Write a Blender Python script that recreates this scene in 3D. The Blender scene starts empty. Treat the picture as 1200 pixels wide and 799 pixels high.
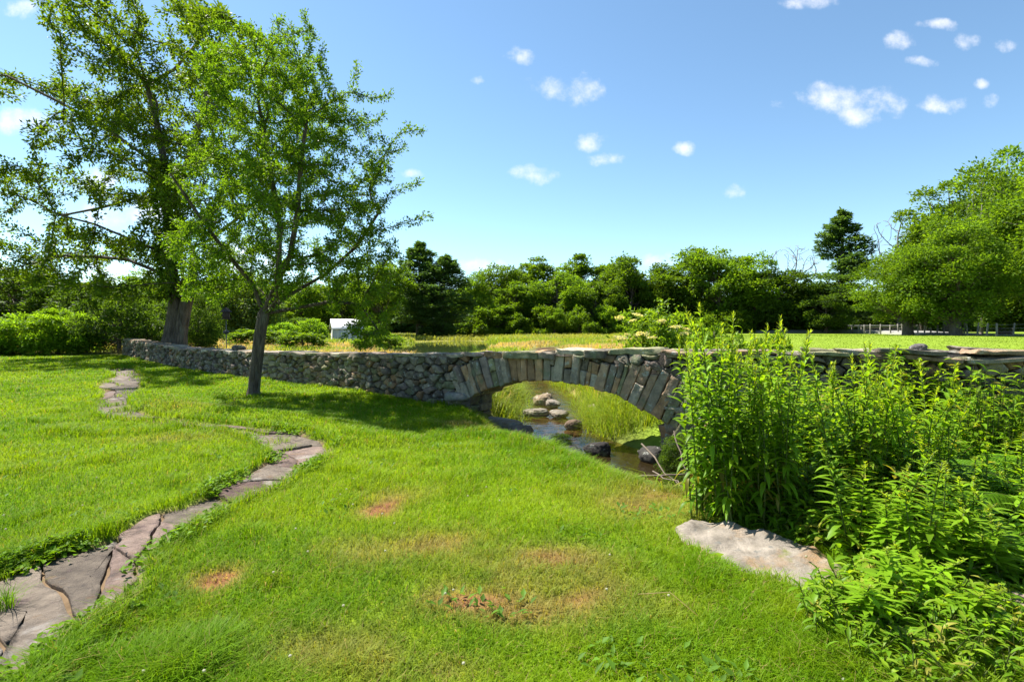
import bpy, math
import numpy as np
from mathutils import Vector

# ------------------------------------------------------------------ camera, sky, sun, exposure
scene = bpy.context.scene
COL = scene.collection
FPX, HOR, EYE = 620.0, 384.0, 1.6          # focal length and horizon in photo pixels, eye height in metres
cam_d = bpy.data.cameras.new('camera')
cam = bpy.data.objects.new('camera', cam_d)
COL.objects.link(cam)
cam.location = (0, 0, EYE)
cam.rotation_euler = (math.radians(90), 0, 0)
cam_d.sensor_width = 36.0
cam_d.lens = 36.0 * FPX / 1200.0
cam_d.shift_y = -(399.5 - HOR) / 1200.0
cam_d.clip_start = 0.05
cam_d.clip_end = 3000
scene.camera = cam
scene.cycles.max_bounces = 14
scene.cycles.diffuse_bounces = 8
scene.cycles.transmission_bounces = 10
scene.view_settings.view_transform = 'Standard'
scene.view_settings.look = 'None'
scene.view_settings.gamma = 1.0
scene.view_settings.exposure = 1.7

SUN_EL, SUN_AZ = 56.0, -55.0               # azimuth from +Y towards +X
se, sa = math.radians(SUN_EL), math.radians(SUN_AZ)
SUN_DIR = Vector((math.sin(sa) * math.cos(se), math.cos(sa) * math.cos(se), math.sin(se)))
sun_d = bpy.data.lights.new('sun', 'SUN')
sun_d.energy = 4.4
sun_d.angle = math.radians(0.53)
sun_d.color = (1.0, 0.95, 0.86)
sun = bpy.data.objects.new('sun', sun_d)
COL.objects.link(sun)
sun.rotation_euler = SUN_DIR.to_track_quat('Z', 'Y').to_euler()

world = bpy.data.worlds.new('World')
scene.world = world
world.use_nodes = True
wn, wl = world.node_tree.nodes, world.node_tree.links
wn.clear()


def wnode(t, **kw):
    n = wn.new(t)
    for k, v in kw.items():
        setattr(n, k, v)
    return n


def wmath(op, a, b=None, c=None, clamp=False):
    n = wnode('ShaderNodeMath', operation=op, use_clamp=clamp)
    for i, v in enumerate((a, b, c)):
        if v is None:
            continue
        if isinstance(v, (int, float)):
            n.inputs[i].default_value = v
        else:
            wl.new(v, n.inputs[i])
    return n.outputs[0]


sky = wnode('ShaderNodeTexSky', sky_type='NISHITA')
sky.sun_disc = False
sky.sun_elevation = se
sky.sun_rotation = sa
sky.air_density = 0.85
sky.dust_density = 0.1
sky.ozone_density = 1.25
tc = wnode('ShaderNodeTexCoord')
sep = wnode('ShaderNodeSeparateXYZ')
wl.new(tc.outputs['Generated'], sep.inputs[0])
yy = wmath('MAXIMUM', sep.outputs['Y'], 0.02)
u0 = wmath('DIVIDE', sep.outputs['X'], yy)
v0 = wmath('DIVIDE', sep.outputs['Z'], yy)
comb = wnode('ShaderNodeCombineXYZ')
wl.new(u0, comb.inputs[0]); wl.new(v0, comb.inputs[1])
nz = wnode('ShaderNodeTexNoise'); nz.inputs['Scale'].default_value = 16; nz.inputs['Detail'].default_value = 6; nz.inputs['Roughness'].default_value = 0.62
wl.new(comb.outputs[0], nz.inputs['Vector'])
nz2 = wnode('ShaderNodeTexNoise'); nz2.inputs['Scale'].default_value = 9; nz2.inputs['Detail'].default_value = 3
wl.new(comb.outputs[0], nz2.inputs['Vector'])
nsep = wnode('ShaderNodeSeparateXYZ'); wl.new(nz2.outputs['Color'], nsep.inputs[0])
u = wmath('ADD', u0, wmath('MULTIPLY', wmath('SUBTRACT', nsep.outputs[0], 0.5), 0.06))
v = wmath('ADD', v0, wmath('MULTIPLY', wmath('SUBTRACT', nsep.outputs[1], 0.5), 0.04))
# fair-weather clouds: bearing and height of each as tangents of the view direction, with half sizes
CLOUDS = [(663, 103, 40, 20), (605, 65, 18, 10), (697, 164, 20, 10), (715, 184, 22, 7), (625, 202, 26, 12), (800, 172, 12, 8),
          (858, 226, 12, 9), (948, 3, 34, 9), (1052, 46, 20, 13), (1130, 45, 16, 12), (1098, 28, 20, 6), (1083, 71, 20, 7),
          (1180, 50, 14, 9), (985, 120, 66, 18), (1000, 132, 30, 16), (1105, 124, 32, 11), (1160, 121, 12, 9), (30, 145, 44, 17),
          (108, 212, 30, 15), (160, 250, 60, 24), (560, 314, 34, 10), (770, 305, 24, 9), (484, 203, 18, 6), (1150, 98, 10, 7),
          (130, 330, 90, 22), (290, 300, 90, 26), (20, 8, 40, 10), (560, 96, 10, 6)]
acc = None
for (px, py, rx, ry) in CLOUDS:
    cu, cv, ru, rv = (px - 600) / FPX, (HOR - py) / FPX, rx / FPX, ry / FPX
    a = wmath('MULTIPLY', wmath('SUBTRACT', u, cu), 1 / ru)
    b = wmath('MULTIPLY', wmath('SUBTRACT', v, cv), 1 / rv)
    r2 = wmath('ADD', wmath('MULTIPLY', a, a), wmath('MULTIPLY', b, b))
    m = wmath('SUBTRACT', 1.0, r2)
    acc = m if acc is None else wmath('MAXIMUM', acc, m)
dens = wmath('ADD', acc, wmath('MULTIPLY', wmath('SUBTRACT', nz.outputs['Fac'], 0.53), 6.0))
mr = wnode('ShaderNodeMapRange', interpolation_type='SMOOTHSTEP')
mr.inputs['From Min'].default_value = -0.5; mr.inputs['From Max'].default_value = 2.0
mr.inputs['To Max'].default_value = 0.8
wl.new(dens, mr.inputs['Value'])
front = wmath('GREATER_THAN', sep.outputs['Y'], 0.05)
fac = wmath('MULTIPLY', mr.outputs[0], front)
mixc = wnode('ShaderNodeMix', data_type='RGBA')
wl.new(fac, mixc.inputs['Factor'])
tint = wnode('ShaderNodeVectorMath', operation='MULTIPLY')
tint.inputs[1].default_value = (0.90, 1.03, 1.0)
wl.new(sky.outputs[0], tint.inputs[0])
wl.new(tint.outputs[0], mixc.inputs['A'])
mixc.inputs['B'].default_value = (5.6, 5.6, 5.8, 1)
bg = wnode('ShaderNodeBackground')
bg.inputs['Strength'].default_value = 0.07
wl.new(mixc.outputs['Result'], bg.inputs['Color'])
wo = wnode('ShaderNodeOutputWorld')
wl.new(bg.outputs[0], wo.inputs[0])

# ------------------------------------------------------------------ helpers
R = np.random.default_rng(7)


def rgb(*c):
    return np.array(c, float)


def P(px, py, D=None, z=0.0):
    """point on the photo's sight line: at distance D, or where it meets height z"""
    if D is None:
        D = (EYE - z) * FPX / (py - HOR)
    return np.array([(px - 600) / FPX * D, D, EYE - (py - HOR) / FPX * D])


class Noise2:
    def __init__(s, seed):
        s.t = np.random.default_rng(seed).random((256, 256))

    def __call__(s, x, y, sc=1.0):
        x = np.asarray(x, float) / sc; y = np.asarray(y, float) / sc
        xi = np.floor(x).astype(int); yi = np.floor(y).astype(int)
        fx = x - xi; fy = y - yi
        fx = fx * fx * (3 - 2 * fx); fy = fy * fy * (3 - 2 * fy)
        g = lambda a, b: s.t[a & 255, b & 255]
        return (g(xi, yi) * (1 - fx) + g(xi + 1, yi) * fx) * (1 - fy) + (g(xi, yi + 1) * (1 - fx) + g(xi + 1, yi + 1) * fx) * fy

    def fbm(s, x, y, sc=1.0, o=3):
        r = 0; a = 1; t = 0
        for k in range(o):
            r = r + a * s(np.asarray(x) + 17 * k, np.asarray(y) - 31 * k, sc / 2 ** k); t += a; a *= 0.5
        return r / t


NA, NB, NC = Noise2(1), Noise2(2), Noise2(3)


def sstep(a, b, x):
    t = np.clip((np.asarray(x, float) - a) / (b - a), 0, 1)
    return t * t * (3 - 2 * t)


def norm(v):
    return v / np.maximum(np.linalg.norm(v, axis=-1, keepdims=True), 1e-9)


class MB:
    """collects vertices, faces and vertex colours; build() links them as ONE mesh object"""
    def __init__(s):
        s.V = []; s.F = []; s.C = []; s.n = 0

    def add(s, V, Fs, C=None):
        V = np.asarray(V, float).reshape(-1, 3)
        if not isinstance(Fs, (list, tuple)):
            Fs = [Fs]
        for F in Fs:
            F = np.asarray(F, int)
            if F.size:
                s.F.append(F + s.n)
        C = np.broadcast_to(np.asarray((1, 1, 1) if C is None else C, float), (len(V), 3))
        s.V.append(V); s.C.append(C); s.n += len(V)

    def mesh(s, name, mat, smooth=False):
        V = np.concatenate(s.V).astype(np.float32)
        C = np.concatenate(s.C)
        me = bpy.data.meshes.new(name)
        me.vertices.add(len(V)); me.vertices.foreach_set('co', V.ravel())
        li = np.concatenate([f.ravel() for f in s.F]).astype(np.int32)
        tot = np.concatenate([np.full(len(f), f.shape[1]) for f in s.F]).astype(np.int32)
        st = np.concatenate([[0], np.cumsum(tot)[:-1]]).astype(np.int32)
        me.loops.add(len(li)); me.loops.foreach_set('vertex_index', li)
        me.polygons.add(len(tot)); me.polygons.foreach_set('loop_start', st)
        if smooth:
            me.polygons.foreach_set('use_smooth', np.ones(len(tot), bool))
        at = me.attributes.new('col', 'FLOAT_COLOR', 'POINT')
        at.data.foreach_set('color', np.c_[C, np.ones(len(C))].astype(np.float32).ravel())
        me.update(calc_edges=True)
        me.validate()
        if mat:
            me.materials.append(mat)
        return me

    def build(s, name, mat, parent=None, smooth=False):
        o = bpy.data.objects.new(name, s.mesh(name, mat, smooth))
        COL.objects.link(o)
        if parent:
            o.parent = parent
        return o


def tag(o, label=None, cat=None, group=None, kind=None):
    for k, val in (('label', label), ('category', cat), ('group', group), ('kind', kind)):
        if val:
            o[k] = val
    return o


def empty(name, loc, label, cat, group=None, rz=0.0, sc=1.0):
    o = bpy.data.objects.new(name, None)
    COL.objects.link(o)
    o.empty_display_size = 0.2
    o.location = loc; o.rotation_euler = (0, 0, rz)
    o.scale = (sc, sc, sc) if isinstance(sc, (int, float)) else sc
    return tag(o, label, cat, group)


def link_mesh(name, me, parent, loc=(0, 0, 0), rot=(0, 0, 0), sc=(1, 1, 1)):
    o = bpy.data.objects.new(name, me)
    COL.objects.link(o)
    o.parent = parent; o.location = loc; o.rotation_euler = rot; o.scale = sc
    return o


def tube(pts, rad, sides=6, cap=True):
    pts = np.asarray(pts, float); n = len(pts)
    rad = np.broadcast_to(np.asarray(rad, float), (n,))
    t = norm(np.gradient(pts, axis=0))
    ref = np.array([0.31, 0.22, 0.92]) if abs(t[0][2]) < 0.9 else np.array([1.0, 0.1, 0])
    a = norm(np.cross(t, ref)); b = np.cross(t, a)
    th = np.arange(sides) * 2 * np.pi / sides
    V = pts[:, None] + rad[:, None, None] * (a[:, None] * np.cos(th)[None, :, None] + b[:, None] * np.sin(th)[None, :, None])
    V = V.reshape(-1, 3)
    i = np.arange(n - 1)[:, None] * sides; j = np.arange(sides)[None]; k = (j + 1) % sides
    F = np.stack([i + j, i + k, i + sides + k, i + sides + j], -1).reshape(-1, 4)
    Fs = [F]
    if cap:
        V = np.concatenate([V, pts[-1:]])
        e = (n - 1) * sides
        Fs.append(np.stack([e + np.arange(sides), e + (np.arange(sides) + 1) % sides, np.full(sides, len(V) - 1)], -1))
    return V, Fs


def leaves(pos, d, nrm, L, W, fold=0.25):
    """folded rhombic leaves: base, left, tip, right; two triangles each"""
    n = len(pos)
    d = norm(d); s = norm(np.cross(d, nrm)); nn = np.cross(s, d)
    L = np.broadcast_to(L, (n,))[:, None]; W = np.broadcast_to(W, (n,))[:, None]
    b = pos; t = pos + d * L
    m = pos + d * L * 0.45 + nn * W * fold
    V = np.stack([b, m - s * W * 0.5, t, m + s * W * 0.5], 1).reshape(-1, 3)
    i = np.arange(n)[:, None] * 4
    return V, np.concatenate([i + [0, 1, 2], i + [0, 2, 3]])


def rand_dir(n, rng=R):
    return norm(rng.normal(size=(n, 3)))


def box(mb, c, s, rot=0.0, C=None):
    c = np.asarray(c, float); s = np.asarray(s, float) / 2
    V = np.array([[x, y, z] for x in (-1, 1) for y in (-1, 1) for z in (-1, 1)]) * s
    cr, sr = math.cos(rot), math.sin(rot)
    V = np.c_[V[:, 0] * cr - V[:, 1] * sr, V[:, 0] * sr + V[:, 1] * cr, V[:, 2]] + c
    mb.add(V, np.array([[0, 1, 3, 2], [4, 6, 7, 5], [0, 4, 5, 1], [2, 3, 7, 6], [0, 2, 6, 4], [1, 5, 7, 3]]), C)


def _cube_grid(n):
    g = np.linspace(-1, 1, n + 1) if n != 8 else np.array([-1, -0.9, -0.6, -0.2, 0.2, 0.6, 0.9, 1])
    n = len(g) - 1
    idx = {}; V = []; F = []
    def vid(p):
        k = tuple(np.round(p, 5))
        if k not in idx:
            idx[k] = len(V); V.append(k)
        return idx[k]
    for ax in range(3):
        for sg in (-1, 1):
            for i in range(n):
                for j in range(n):
                    q = []
                    for (a, b) in ((0, 0), (1, 0), (1, 1), (0, 1)):
                        p = [0, 0, 0]; p[ax] = sg; p[(ax + 1) % 3] = g[i + a]; p[(ax + 2) % 3] = g[j + b]
                        q.append(vid(p))
                    F.append(q if sg > 0 else q[::-1])
    return np.array(V, float), np.array(F)


CUBES = {n: _cube_grid(n) for n in (3, 4, 6, 8, 10)}


def block(size, rng, r=0.012, amp=0.011):
    """a hewn block: flat faces, softened edges, chipped surface"""
    V0, F = CUBES[8]
    h = np.asarray(size, float) / 2
    V = V0 * h
    tp = rng.normal(size=4) * 0.06
    inner = np.maximum(h - r, h * 0.3)
    c = np.clip(V, -inner, inner)
    V = c + r * norm(V - c) * (np.linalg.norm(V - c, axis=1, keepdims=True) > 0)
    fr = rng.normal(size=(6, 3)) * np.array([7, 7, 7, 16, 16, 16])[:, None]; ph = rng.random((6, 3)) * 6.3
    for k in range(6):
        V = V + amp * (1.0 if k < 3 else 0.45) * np.sin(V @ fr[k] + ph[k, 0])[:, None] * rng.normal(size=3) * 0.6
    V = np.c_[V[:, 0] * (1 + tp[0] * V0[:, 2]), V[:, 1], V[:, 2] * (1 + tp[2] * V0[:, 0] * 0.5)]
    return V + rng.normal(size=V.shape) * 0.0025, F


def rock(size, rng, n=4, power=6.0, rough=0.06):
    """an irregular block: rounded cube with tapered ends and chipped faces"""
    V, F = CUBES[n]
    V = V / (np.abs(V) ** power).sum(1, keepdims=True) ** (1 / power)
    ph = rng.random((5, 3)) * 6.3; fr = rng.normal(size=(5, 3)) * 1.7
    dsp = sum(np.sin(V @ fr[k] + ph[k, 0]) for k in range(5)) / 5
    V = V * (1 + rough * 2.0 * dsp[:, None])
    tp = rng.normal(size=4) * rough * 1.6
    V = np.c_[V[:, 0] * (1 + tp[0] * V[:, 2]), V[:, 1] * (1 + tp[1] * V[:, 0]), V[:, 2] * (1 + tp[2] * V[:, 0] + tp[3] * V[:, 1])]
    V = V + rng.normal(size=V.shape) * rough * 0.35
    return V * np.asarray(size) / 2, F


def voronoi(seeds, bound, asp=1.0):
    """cells of a Voronoi diagram in a space where the first axis is scaled by asp"""
    S = seeds * [asp, 1]
    out = []
    for i, p in enumerate(S):
        poly = [np.array([bound[0] * asp, bound[1]]), np.array([bound[2] * asp, bound[1]]), np.array([bound[2] * asp, bound[3]]), np.array([bound[0] * asp, bound[3]])]
        m0 = np.array(poly)
        dd = np.linalg.norm(S - p, axis=1)
        for j in np.argsort(dd)[1:40]:
            if dd[j] > 2 * np.linalg.norm(np.array(poly) - p, axis=1).max():
                break
            poly = clip(poly, (p + S[j]) / 2, (S[j] - p))
            if len(poly) < 3:
                break
        out.append(np.array(poly) / [asp, 1] if len(poly) >= 3 else None)
    return out


def clip(poly, q, nrm):
    """keep the side of the polygon where (x-q).nrm <= 0"""
    out = []
    n = len(poly)
    for a in range(n):
        p0, p1 = poly[a], poly[(a + 1) % n]
        d0, d1 = (p0 - q) @ nrm, (p1 - q) @ nrm
        if d0 <= 0:
            out.append(p0)
        if d0 * d1 < 0:
            out.append(p0 + (p1 - p0) * d0 / (d0 - d1))
    return out


# ------------------------------------------------------------------ materials
def new_mat(name):
    m = bpy.data.materials.new(name); m.use_nodes = True
    nt = m.node_tree; nt.nodes.clear()
    out = nt.nodes.new('ShaderNodeOutputMaterial')
    return m, nt, out


def N(nt, t, **kw):
    n = nt.nodes.new(t)
    ins = kw.pop('ins', {})
    for k, val in kw.items():
        setattr(n, k, val)
    for k, val in ins.items():
        if hasattr(val, 'is_linked') or hasattr(val, 'links'):
            nt.links.new(val, n.inputs[k])
        else:
            n.inputs[k].default_value = val
    return n


def leaf_mat(name, trans=0.45, rough=0.5, vary=0.25, warm=(1.35, 1.25, 0.4), spec=0.18):
    m, nt, out = new_mat(name)
    at = N(nt, 'ShaderNodeAttribute', attribute_name='col')
    oi = N(nt, 'ShaderNodeObjectInfo')
    mr_ = N(nt, 'ShaderNodeMapRange', ins={'Value': oi.outputs['Random'], 'To Min': 1 - vary, 'To Max': 1 + vary})
    vm = N(nt, 'ShaderNodeVectorMath', operation='SCALE', ins={0: at.outputs['Color'], 'Scale': mr_.outputs[0]})
    tr = N(nt, 'ShaderNodeVectorMath', operation='MULTIPLY', ins={0: vm.outputs[0], 1: warm})
    p = N(nt, 'ShaderNodeBsdfPrincipled', ins={'Base Color': vm.outputs[0], 'Roughness': rough, 'Specular IOR Level': spec})
    t = N(nt, 'ShaderNodeBsdfTranslucent', ins={'Color': tr.outputs[0]})
    mx = N(nt, 'ShaderNodeMixShader', ins={0: trans, 1: p.outputs[0], 2: t.outputs[0]})
    nt.links.new(mx.outputs[0], out.inputs[0])
    return m


def rough_mat(name, tint=(1, 1, 1), dark=(0.5, 0.5, 0.5), scale=8.0, bump=0.3, rough=0.9, spots=None, bscale=None, vor=0.0, stretch=(1, 1, 1), coords='Object', spec=0.2):
    """attribute colour times noise, optional lichen spots, bump"""
    m, nt, out = new_mat(name)
    at = N(nt, 'ShaderNodeAttribute', attribute_name='col')
    tcn = N(nt, 'ShaderNodeTexCoord')
    mp = N(nt, 'ShaderNodeMapping', ins={'Vector': tcn.outputs[coords], 'Scale': stretch})
    n1 = N(nt, 'ShaderNodeTexNoise', ins={'Vector': mp.outputs[0], 'Scale': scale, 'Detail': 8, 'Roughness': 0.65})
    cr = N(nt, 'ShaderNodeMapRange', ins={'Value': n1.outputs['Fac'], 'From Min': 0.32, 'From Max': 0.68})
    mx = N(nt, 'ShaderNodeMix', data_type='RGBA', ins={'Factor': cr.outputs[0], 'A': (*dark, 1), 'B': (*tint, 1)})
    ml = N(nt, 'ShaderNodeMix', data_type='RGBA', blend_type='MULTIPLY', ins={'Factor': 1.0, 'A': at.outputs['Color'], 'B': mx.outputs['Result']})
    col = ml.outputs['Result']
    if spots:
        for (sc_, lo, hi, c_, f_) in spots:
            n2 = N(nt, 'ShaderNodeTexNoise', ins={'Vector': mp.outputs[0], 'Scale': sc_, 'Detail': 5, 'Roughness': 0.6})
            r2_ = N(nt, 'ShaderNodeMapRange', ins={'Value': n2.outputs['Fac'], 'From Min': lo, 'From Max': hi, 'To Max': f_})
            q = N(nt, 'ShaderNodeMix', data_type='RGBA', ins={'Factor': r2_.outputs[0], 'A': col, 'B': (*c_, 1)})
            col = q.outputs['Result']
    n3 = N(nt, 'ShaderNodeTexNoise', ins={'Vector': mp.outputs[0], 'Scale': bscale or scale * 3, 'Detail': 9, 'Roughness': 0.7})
    h = n3.outputs['Fac']
    if vor:
        vo = N(nt, 'ShaderNodeTexVoronoi', feature='DISTANCE_TO_EDGE', ins={'Vector': mp.outputs[0], 'Scale': vor})
        vr = N(nt, 'ShaderNodeMapRange', ins={'Value': vo.outputs['Distance'], 'From Max': 0.25})
        ad = N(nt, 'ShaderNodeMath', operation='ADD', ins={0: h, 1: vr.outputs[0]})
        h = ad.outputs[0]
    bp = N(nt, 'ShaderNodeBump', ins={'Strength': bump, 'Distance': 0.03, 'Height': h})
    p = N(nt, 'ShaderNodeBsdfPrincipled', ins={'Base Color': col, 'Roughness': rough, 'Specular IOR Level': spec, 'Normal': bp.outputs[0]})
    nt.links.new(p.outputs[0], out.inputs[0])
    return m


def plain_mat(name, c, rough=0.6, metal=0.0, nsc=6.0, var=0.25):
    return rough_mat(name, tint=tuple(np.array(c) * (1 + var)), dark=tuple(np.array(c) * (1 - var)), scale=nsc, bump=0.08, rough=rough)


M = {}
M['leaf'] = leaf_mat('tree_leaf', 0.56)
M['far_leaf'] = leaf_mat('far_leaf', 0.58, rough=0.6, vary=0.22)
M['needle'] = leaf_mat('needle_leaf', 0.45, rough=0.6, vary=0.1)
M['weed'] = leaf_mat('weed_leaf', 0.58, rough=0.45, vary=0.15, warm=(1.35, 1.2, 0.4), spec=0.22)
M['grass'] = leaf_mat('grass_blade', 0.45, rough=0.5, vary=0.0, warm=(1.3, 1.2, 0.4), spec=0.08)
M['bark'] = rough_mat('bark', (1.3, 1.25, 1.2), (0.35, 0.33, 0.32), scale=9, bump=1.0, vor=11, stretch=(1, 1, 0.22), spots=[(3.5, 0.56, 0.7, (0.16, 0.17, 0.13), 0.7)])
M['far_bark'] = rough_mat('far_bark', (1.2, 1.2, 1.2), (0.6, 0.6, 0.6), scale=3, bump=0.4, stretch=(1, 1, 0.3))
M['stone'] = rough_mat('field_stone', (1.25, 1.22, 1.15), (0.5, 0.5, 0.5), scale=7, bump=0.9, bscale=26, spots=[(3.2, 0.55, 0.68, (0.17, 0.2, 0.11), 0.7), (9, 0.6, 0.68, (0.42, 0.43, 0.38), 0.7), (5, 0.62, 0.75, (0.03, 0.03, 0.03), 0.7)])
M['flag'] = rough_mat('flag_stone', (1.3, 1.25, 1.2), (0.55, 0.52, 0.52), scale=7, bump=0.9, bscale=34, spots=[(2.6, 0.58, 0.66, (0.25, 0.225, 0.2), 0.75), (5, 0.58, 0.68, (0.15, 0.095, 0.05), 0.75), (17, 0.58, 0.66, (0.06, 0.05, 0.045), 0.6), (3.6, 0.6, 0.68, (0.08, 0.052, 0.055), 0.8)])
M['ledge'] = rough_mat('ledge_stone', (1.25, 1.22, 1.2), (0.6, 0.58, 0.55), scale=9, bump=0.7, bscale=30, spots=[(3.0, 0.55, 0.7, (0.24, 0.14, 0.06), 0.75), (14, 0.6, 0.68, (0.12, 0.12, 0.11), 0.8), (5, 0.64, 0.74, (0.14, 0.15, 0.04), 0.8)])
M['ground'] = rough_mat('earth', (1.3, 1.3, 1.3), (0.6, 0.6, 0.6), scale=3.0, bump=0.6, bscale=9, spec=0.02, rough=1.0)
M['wood'] = rough_mat('weathered_wood', (1.2, 1.2, 1.2), (0.6, 0.6, 0.6), scale=6, bump=0.4, stretch=(1, 1, 0.15))
M['paint'] = rough_mat('painted_board', (1.05, 1.05, 1.05), (0.85, 0.85, 0.85), scale=3, bump=0.1, rough=0.6)
M['road'] = rough_mat('asphalt', (1.15, 1.15, 1.15), (0.85, 0.85, 0.85), scale=2, bump=0.2)
M['metal'] = rough_mat('dull_metal', (1.1, 1.1, 1.1), (0.8, 0.8, 0.8), scale=3, bump=0.05, rough=0.45)


def water_mat(name, tint, depth_col, bump, scale, mixf, refl=1.0):
    m, nt, out = new_mat(name)
    tcn = N(nt, 'ShaderNodeTexCoord')
    nz_ = N(nt, 'ShaderNodeTexNoise', ins={'Vector': tcn.outputs['Object'], 'Scale': scale, 'Detail': 3})
    bp = N(nt, 'ShaderNodeBump', ins={'Strength': bump, 'Distance': 0.02, 'Height': nz_.outputs['Fac']})
    tr = N(nt, 'ShaderNodeBsdfTransparent', ins={'Color': (*tint, 1)})
    df = N(nt, 'ShaderNodeBsdfDiffuse', ins={'Color': (*depth_col, 1)})
    gl = N(nt, 'ShaderNodeBsdfGlossy', ins={'Roughness': 0.03, 'Normal': bp.outputs[0], 'Color': (1, 1, 1, 1)})
    m1 = N(nt, 'ShaderNodeMixShader', ins={0: mixf, 1: tr.outputs[0], 2: df.outputs[0]})
    fr = N(nt, 'ShaderNodeFresnel', ins={'IOR': 1.33, 'Normal': bp.outputs[0]})
    hf = N(nt, 'ShaderNodeMath', operation='MULTIPLY', ins={0: fr.outputs[0], 1: refl})
    m2 = N(nt, 'ShaderNodeMixShader', ins={0: hf.outputs[0], 1: m1.outputs[0], 2: gl.outputs[0]})
    nt.links.new(m2.outputs[0], out.inputs[0])
    return m


M['stream'] = water_mat('stream_water', (0.75, 0.6, 0.4), (0.05, 0.035, 0.015), 0.5, 5, 0.3, 0.6)
M['pond'] = water_mat('pond_water', (0.3, 0.3, 0.2), (0.05, 0.08, 0.025), 0.12, 1.2, 0.8)

# ------------------------------------------------------------------ terrain
WALL = np.array([(-22.5, 30.6), (-21, 29), (-14, 21.8), (-8.6, 17.25), (-5.1, 14.6), (-2.85, 12.75), (-1.8, 11.85), (-0.94, 11.2), (0.8, 10.0), (2.55, 8.8), (3.6, 8.1), (5.0, 7.4), (7.0, 6.8), (10, 6.3), (14, 6.0)])
STREAM = np.array([(3.0, 45), (1.0, 30), (0.8, 22), (1.1, 17), (1.05, 13.5), (0.85, 11.6), (1.0, 10.1), (1.75, 8.5), (2.95, 6.7), (5.2, 5.3), (9, 4.3), (14, 4.0)])
WATER_Z, POND_Z = -0.55, -0.22


def catmull(pts, n=12):
    p = np.vstack([2 * pts[0] - pts[1], pts, 2 * pts[-1] - pts[-2]])
    out = []
    for i in range(1, len(p) - 2):
        for t in np.linspace(0, 1, n, endpoint=False):
            a, b, c, d = p[i - 1:i + 3]
            out.append(0.5 * (2 * b + (c - a) * t + (2 * a - 5 * b + 4 * c - d) * t * t + (3 * b - a - 3 * c + d) * t ** 3))
    return np.vstack([out, pts[-1:]])


WC = catmull(WALL)
SC = catmull(STREAM, 5)


def wall_y(x):
    return np.interp(x, WC[:, 0], WC[:, 1])


def polydist(x, y, C):
    x = np.asarray(x, float); y = np.asarray(y, float)
    best = np.full(x.shape, 1e9)
    for a, b in zip(C[:-1], C[1:]):
        d = b - a; t = np.clip(((x - a[0]) * d[0] + (y - a[1]) * d[1]) / (d @ d), 0, 1)
        best = np.minimum(best, np.hypot(x - a[0] - t * d[0], y - a[1] - t * d[1]))
    return best


# flagstone path: its two edges, from the near end to the bend, then the narrow run back to the far slabs
PE_L = np.array([P(*q)[:2] for q in [(-160, 760), (-60, 700), (0, 672), (65, 645), (125, 630), (172, 600), (235, 583), (270, 563), (315, 542), (318, 530), (300, 516), (262, 502), (200, 494), (160, 490), (118, 487), (108, 474), (122, 462), (112, 452), (118, 446), (136, 440), (120, 434), (140, 431)]])
PE_R = np.array([P(*q)[:2] for q in [(-60, 1000), (0, 850), (40, 793), (95, 745), (150, 700), (192, 640), (265, 595), (320, 570), (360, 550), (391, 530), (380, 514), (350, 505), (290, 498), (215, 490), (176, 486), (152, 476), (150, 466), (166, 455), (164, 449), (172, 443), (160, 436), (158, 431)]])
PE_L[:, 0] += 0.0


def inpoly(x, y, poly):
    x = np.asarray(x, float); y = np.asarray(y, float)
    c = np.zeros(x.shape, bool)
    n = len(poly)
    for i in range(n):
        x1, y1 = poly[i]; x2, y2 = poly[(i + 1) % n]
        if y1 == y2:
            continue
        m = ((y1 > y) != (y2 > y)) & (x < (x2 - x1) * (y - y1) / (y2 - y1) + x1)
        c ^= m
    return c


PATH = np.vstack([PE_L, PE_R[::-1]])


def in_path(x, y, wob=0.0):
    if wob:
        x = x + (NB(x, y, 0.21) - 0.5) * wob; y = y + (NC(x, y, 0.21) - 0.5) * wob
    return inpoly(x, y, PATH)


def ground_z(x, y):
    x = np.asarray(x, float); y = np.asarray(y, float)
    front = y < wall_y(np.clip(x, -22, 14)) + 0.3
    d = polydist(x, y, SC)
    z = 0.10 * (NA.fbm(x, y, 6.0) - 0.5) * sstep(60, 10, y) + 0.035 * (NB.fbm(x, y, 0.9) - 0.5) * (y < 40)
    # the lawn rises a little behind the path's bend and dips to the brook
    pb = polydist(x, y, 0.5 * (PE_L + PE_R)[7:16])
    z = z + 0.16 * sstep(1.8, 0.55, pb) * front * sstep(0.0, 0.5, y - np.interp(x, PE_R[9:16][::-1][:, 0], PE_R[9:16][::-1][:, 1])) * (x > -7.6) * (x < -1.5)
    z = np.where(front, z - 0.10 * sstep(-4.5, -0.5, x) * sstep(6, 10, y), z)
    z = z + np.where(~front, 0.10 * sstep(2.5, 6, d) * sstep(8, 14, y) * (y < 60), 0)
    far = sstep(20, 62, y)
    right = sstep(0.05, 0.5, x / np.maximum(y, 1))
    z = z + far * right * 0.62
    # distant bank behind the pond
    z = z + sstep(88, 105, y) * 0.35 * (1 - right) + sstep(120, 400, y) * 2.0
    # pond basin
    pd = np.hypot((x + 7.0) / 5.4, (y - 52) / 19.0)
    z = z - 0.5 * sstep(1.1, 0.85, pd) - 0.2 * sstep(2.2, 1.1, pd)
    # the brook's channel
    w = 2.1 + 0.4 * (NC(x, y, 1.7) - 0.5)
    z = z - 0.86 * (1 - sstep(0.42, w, d)) * sstep(46, 30, y)
    ip = np.where((y < 30) & (x < 0), in_path(x, y), False)
    return z - 0.05 * ip


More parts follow.
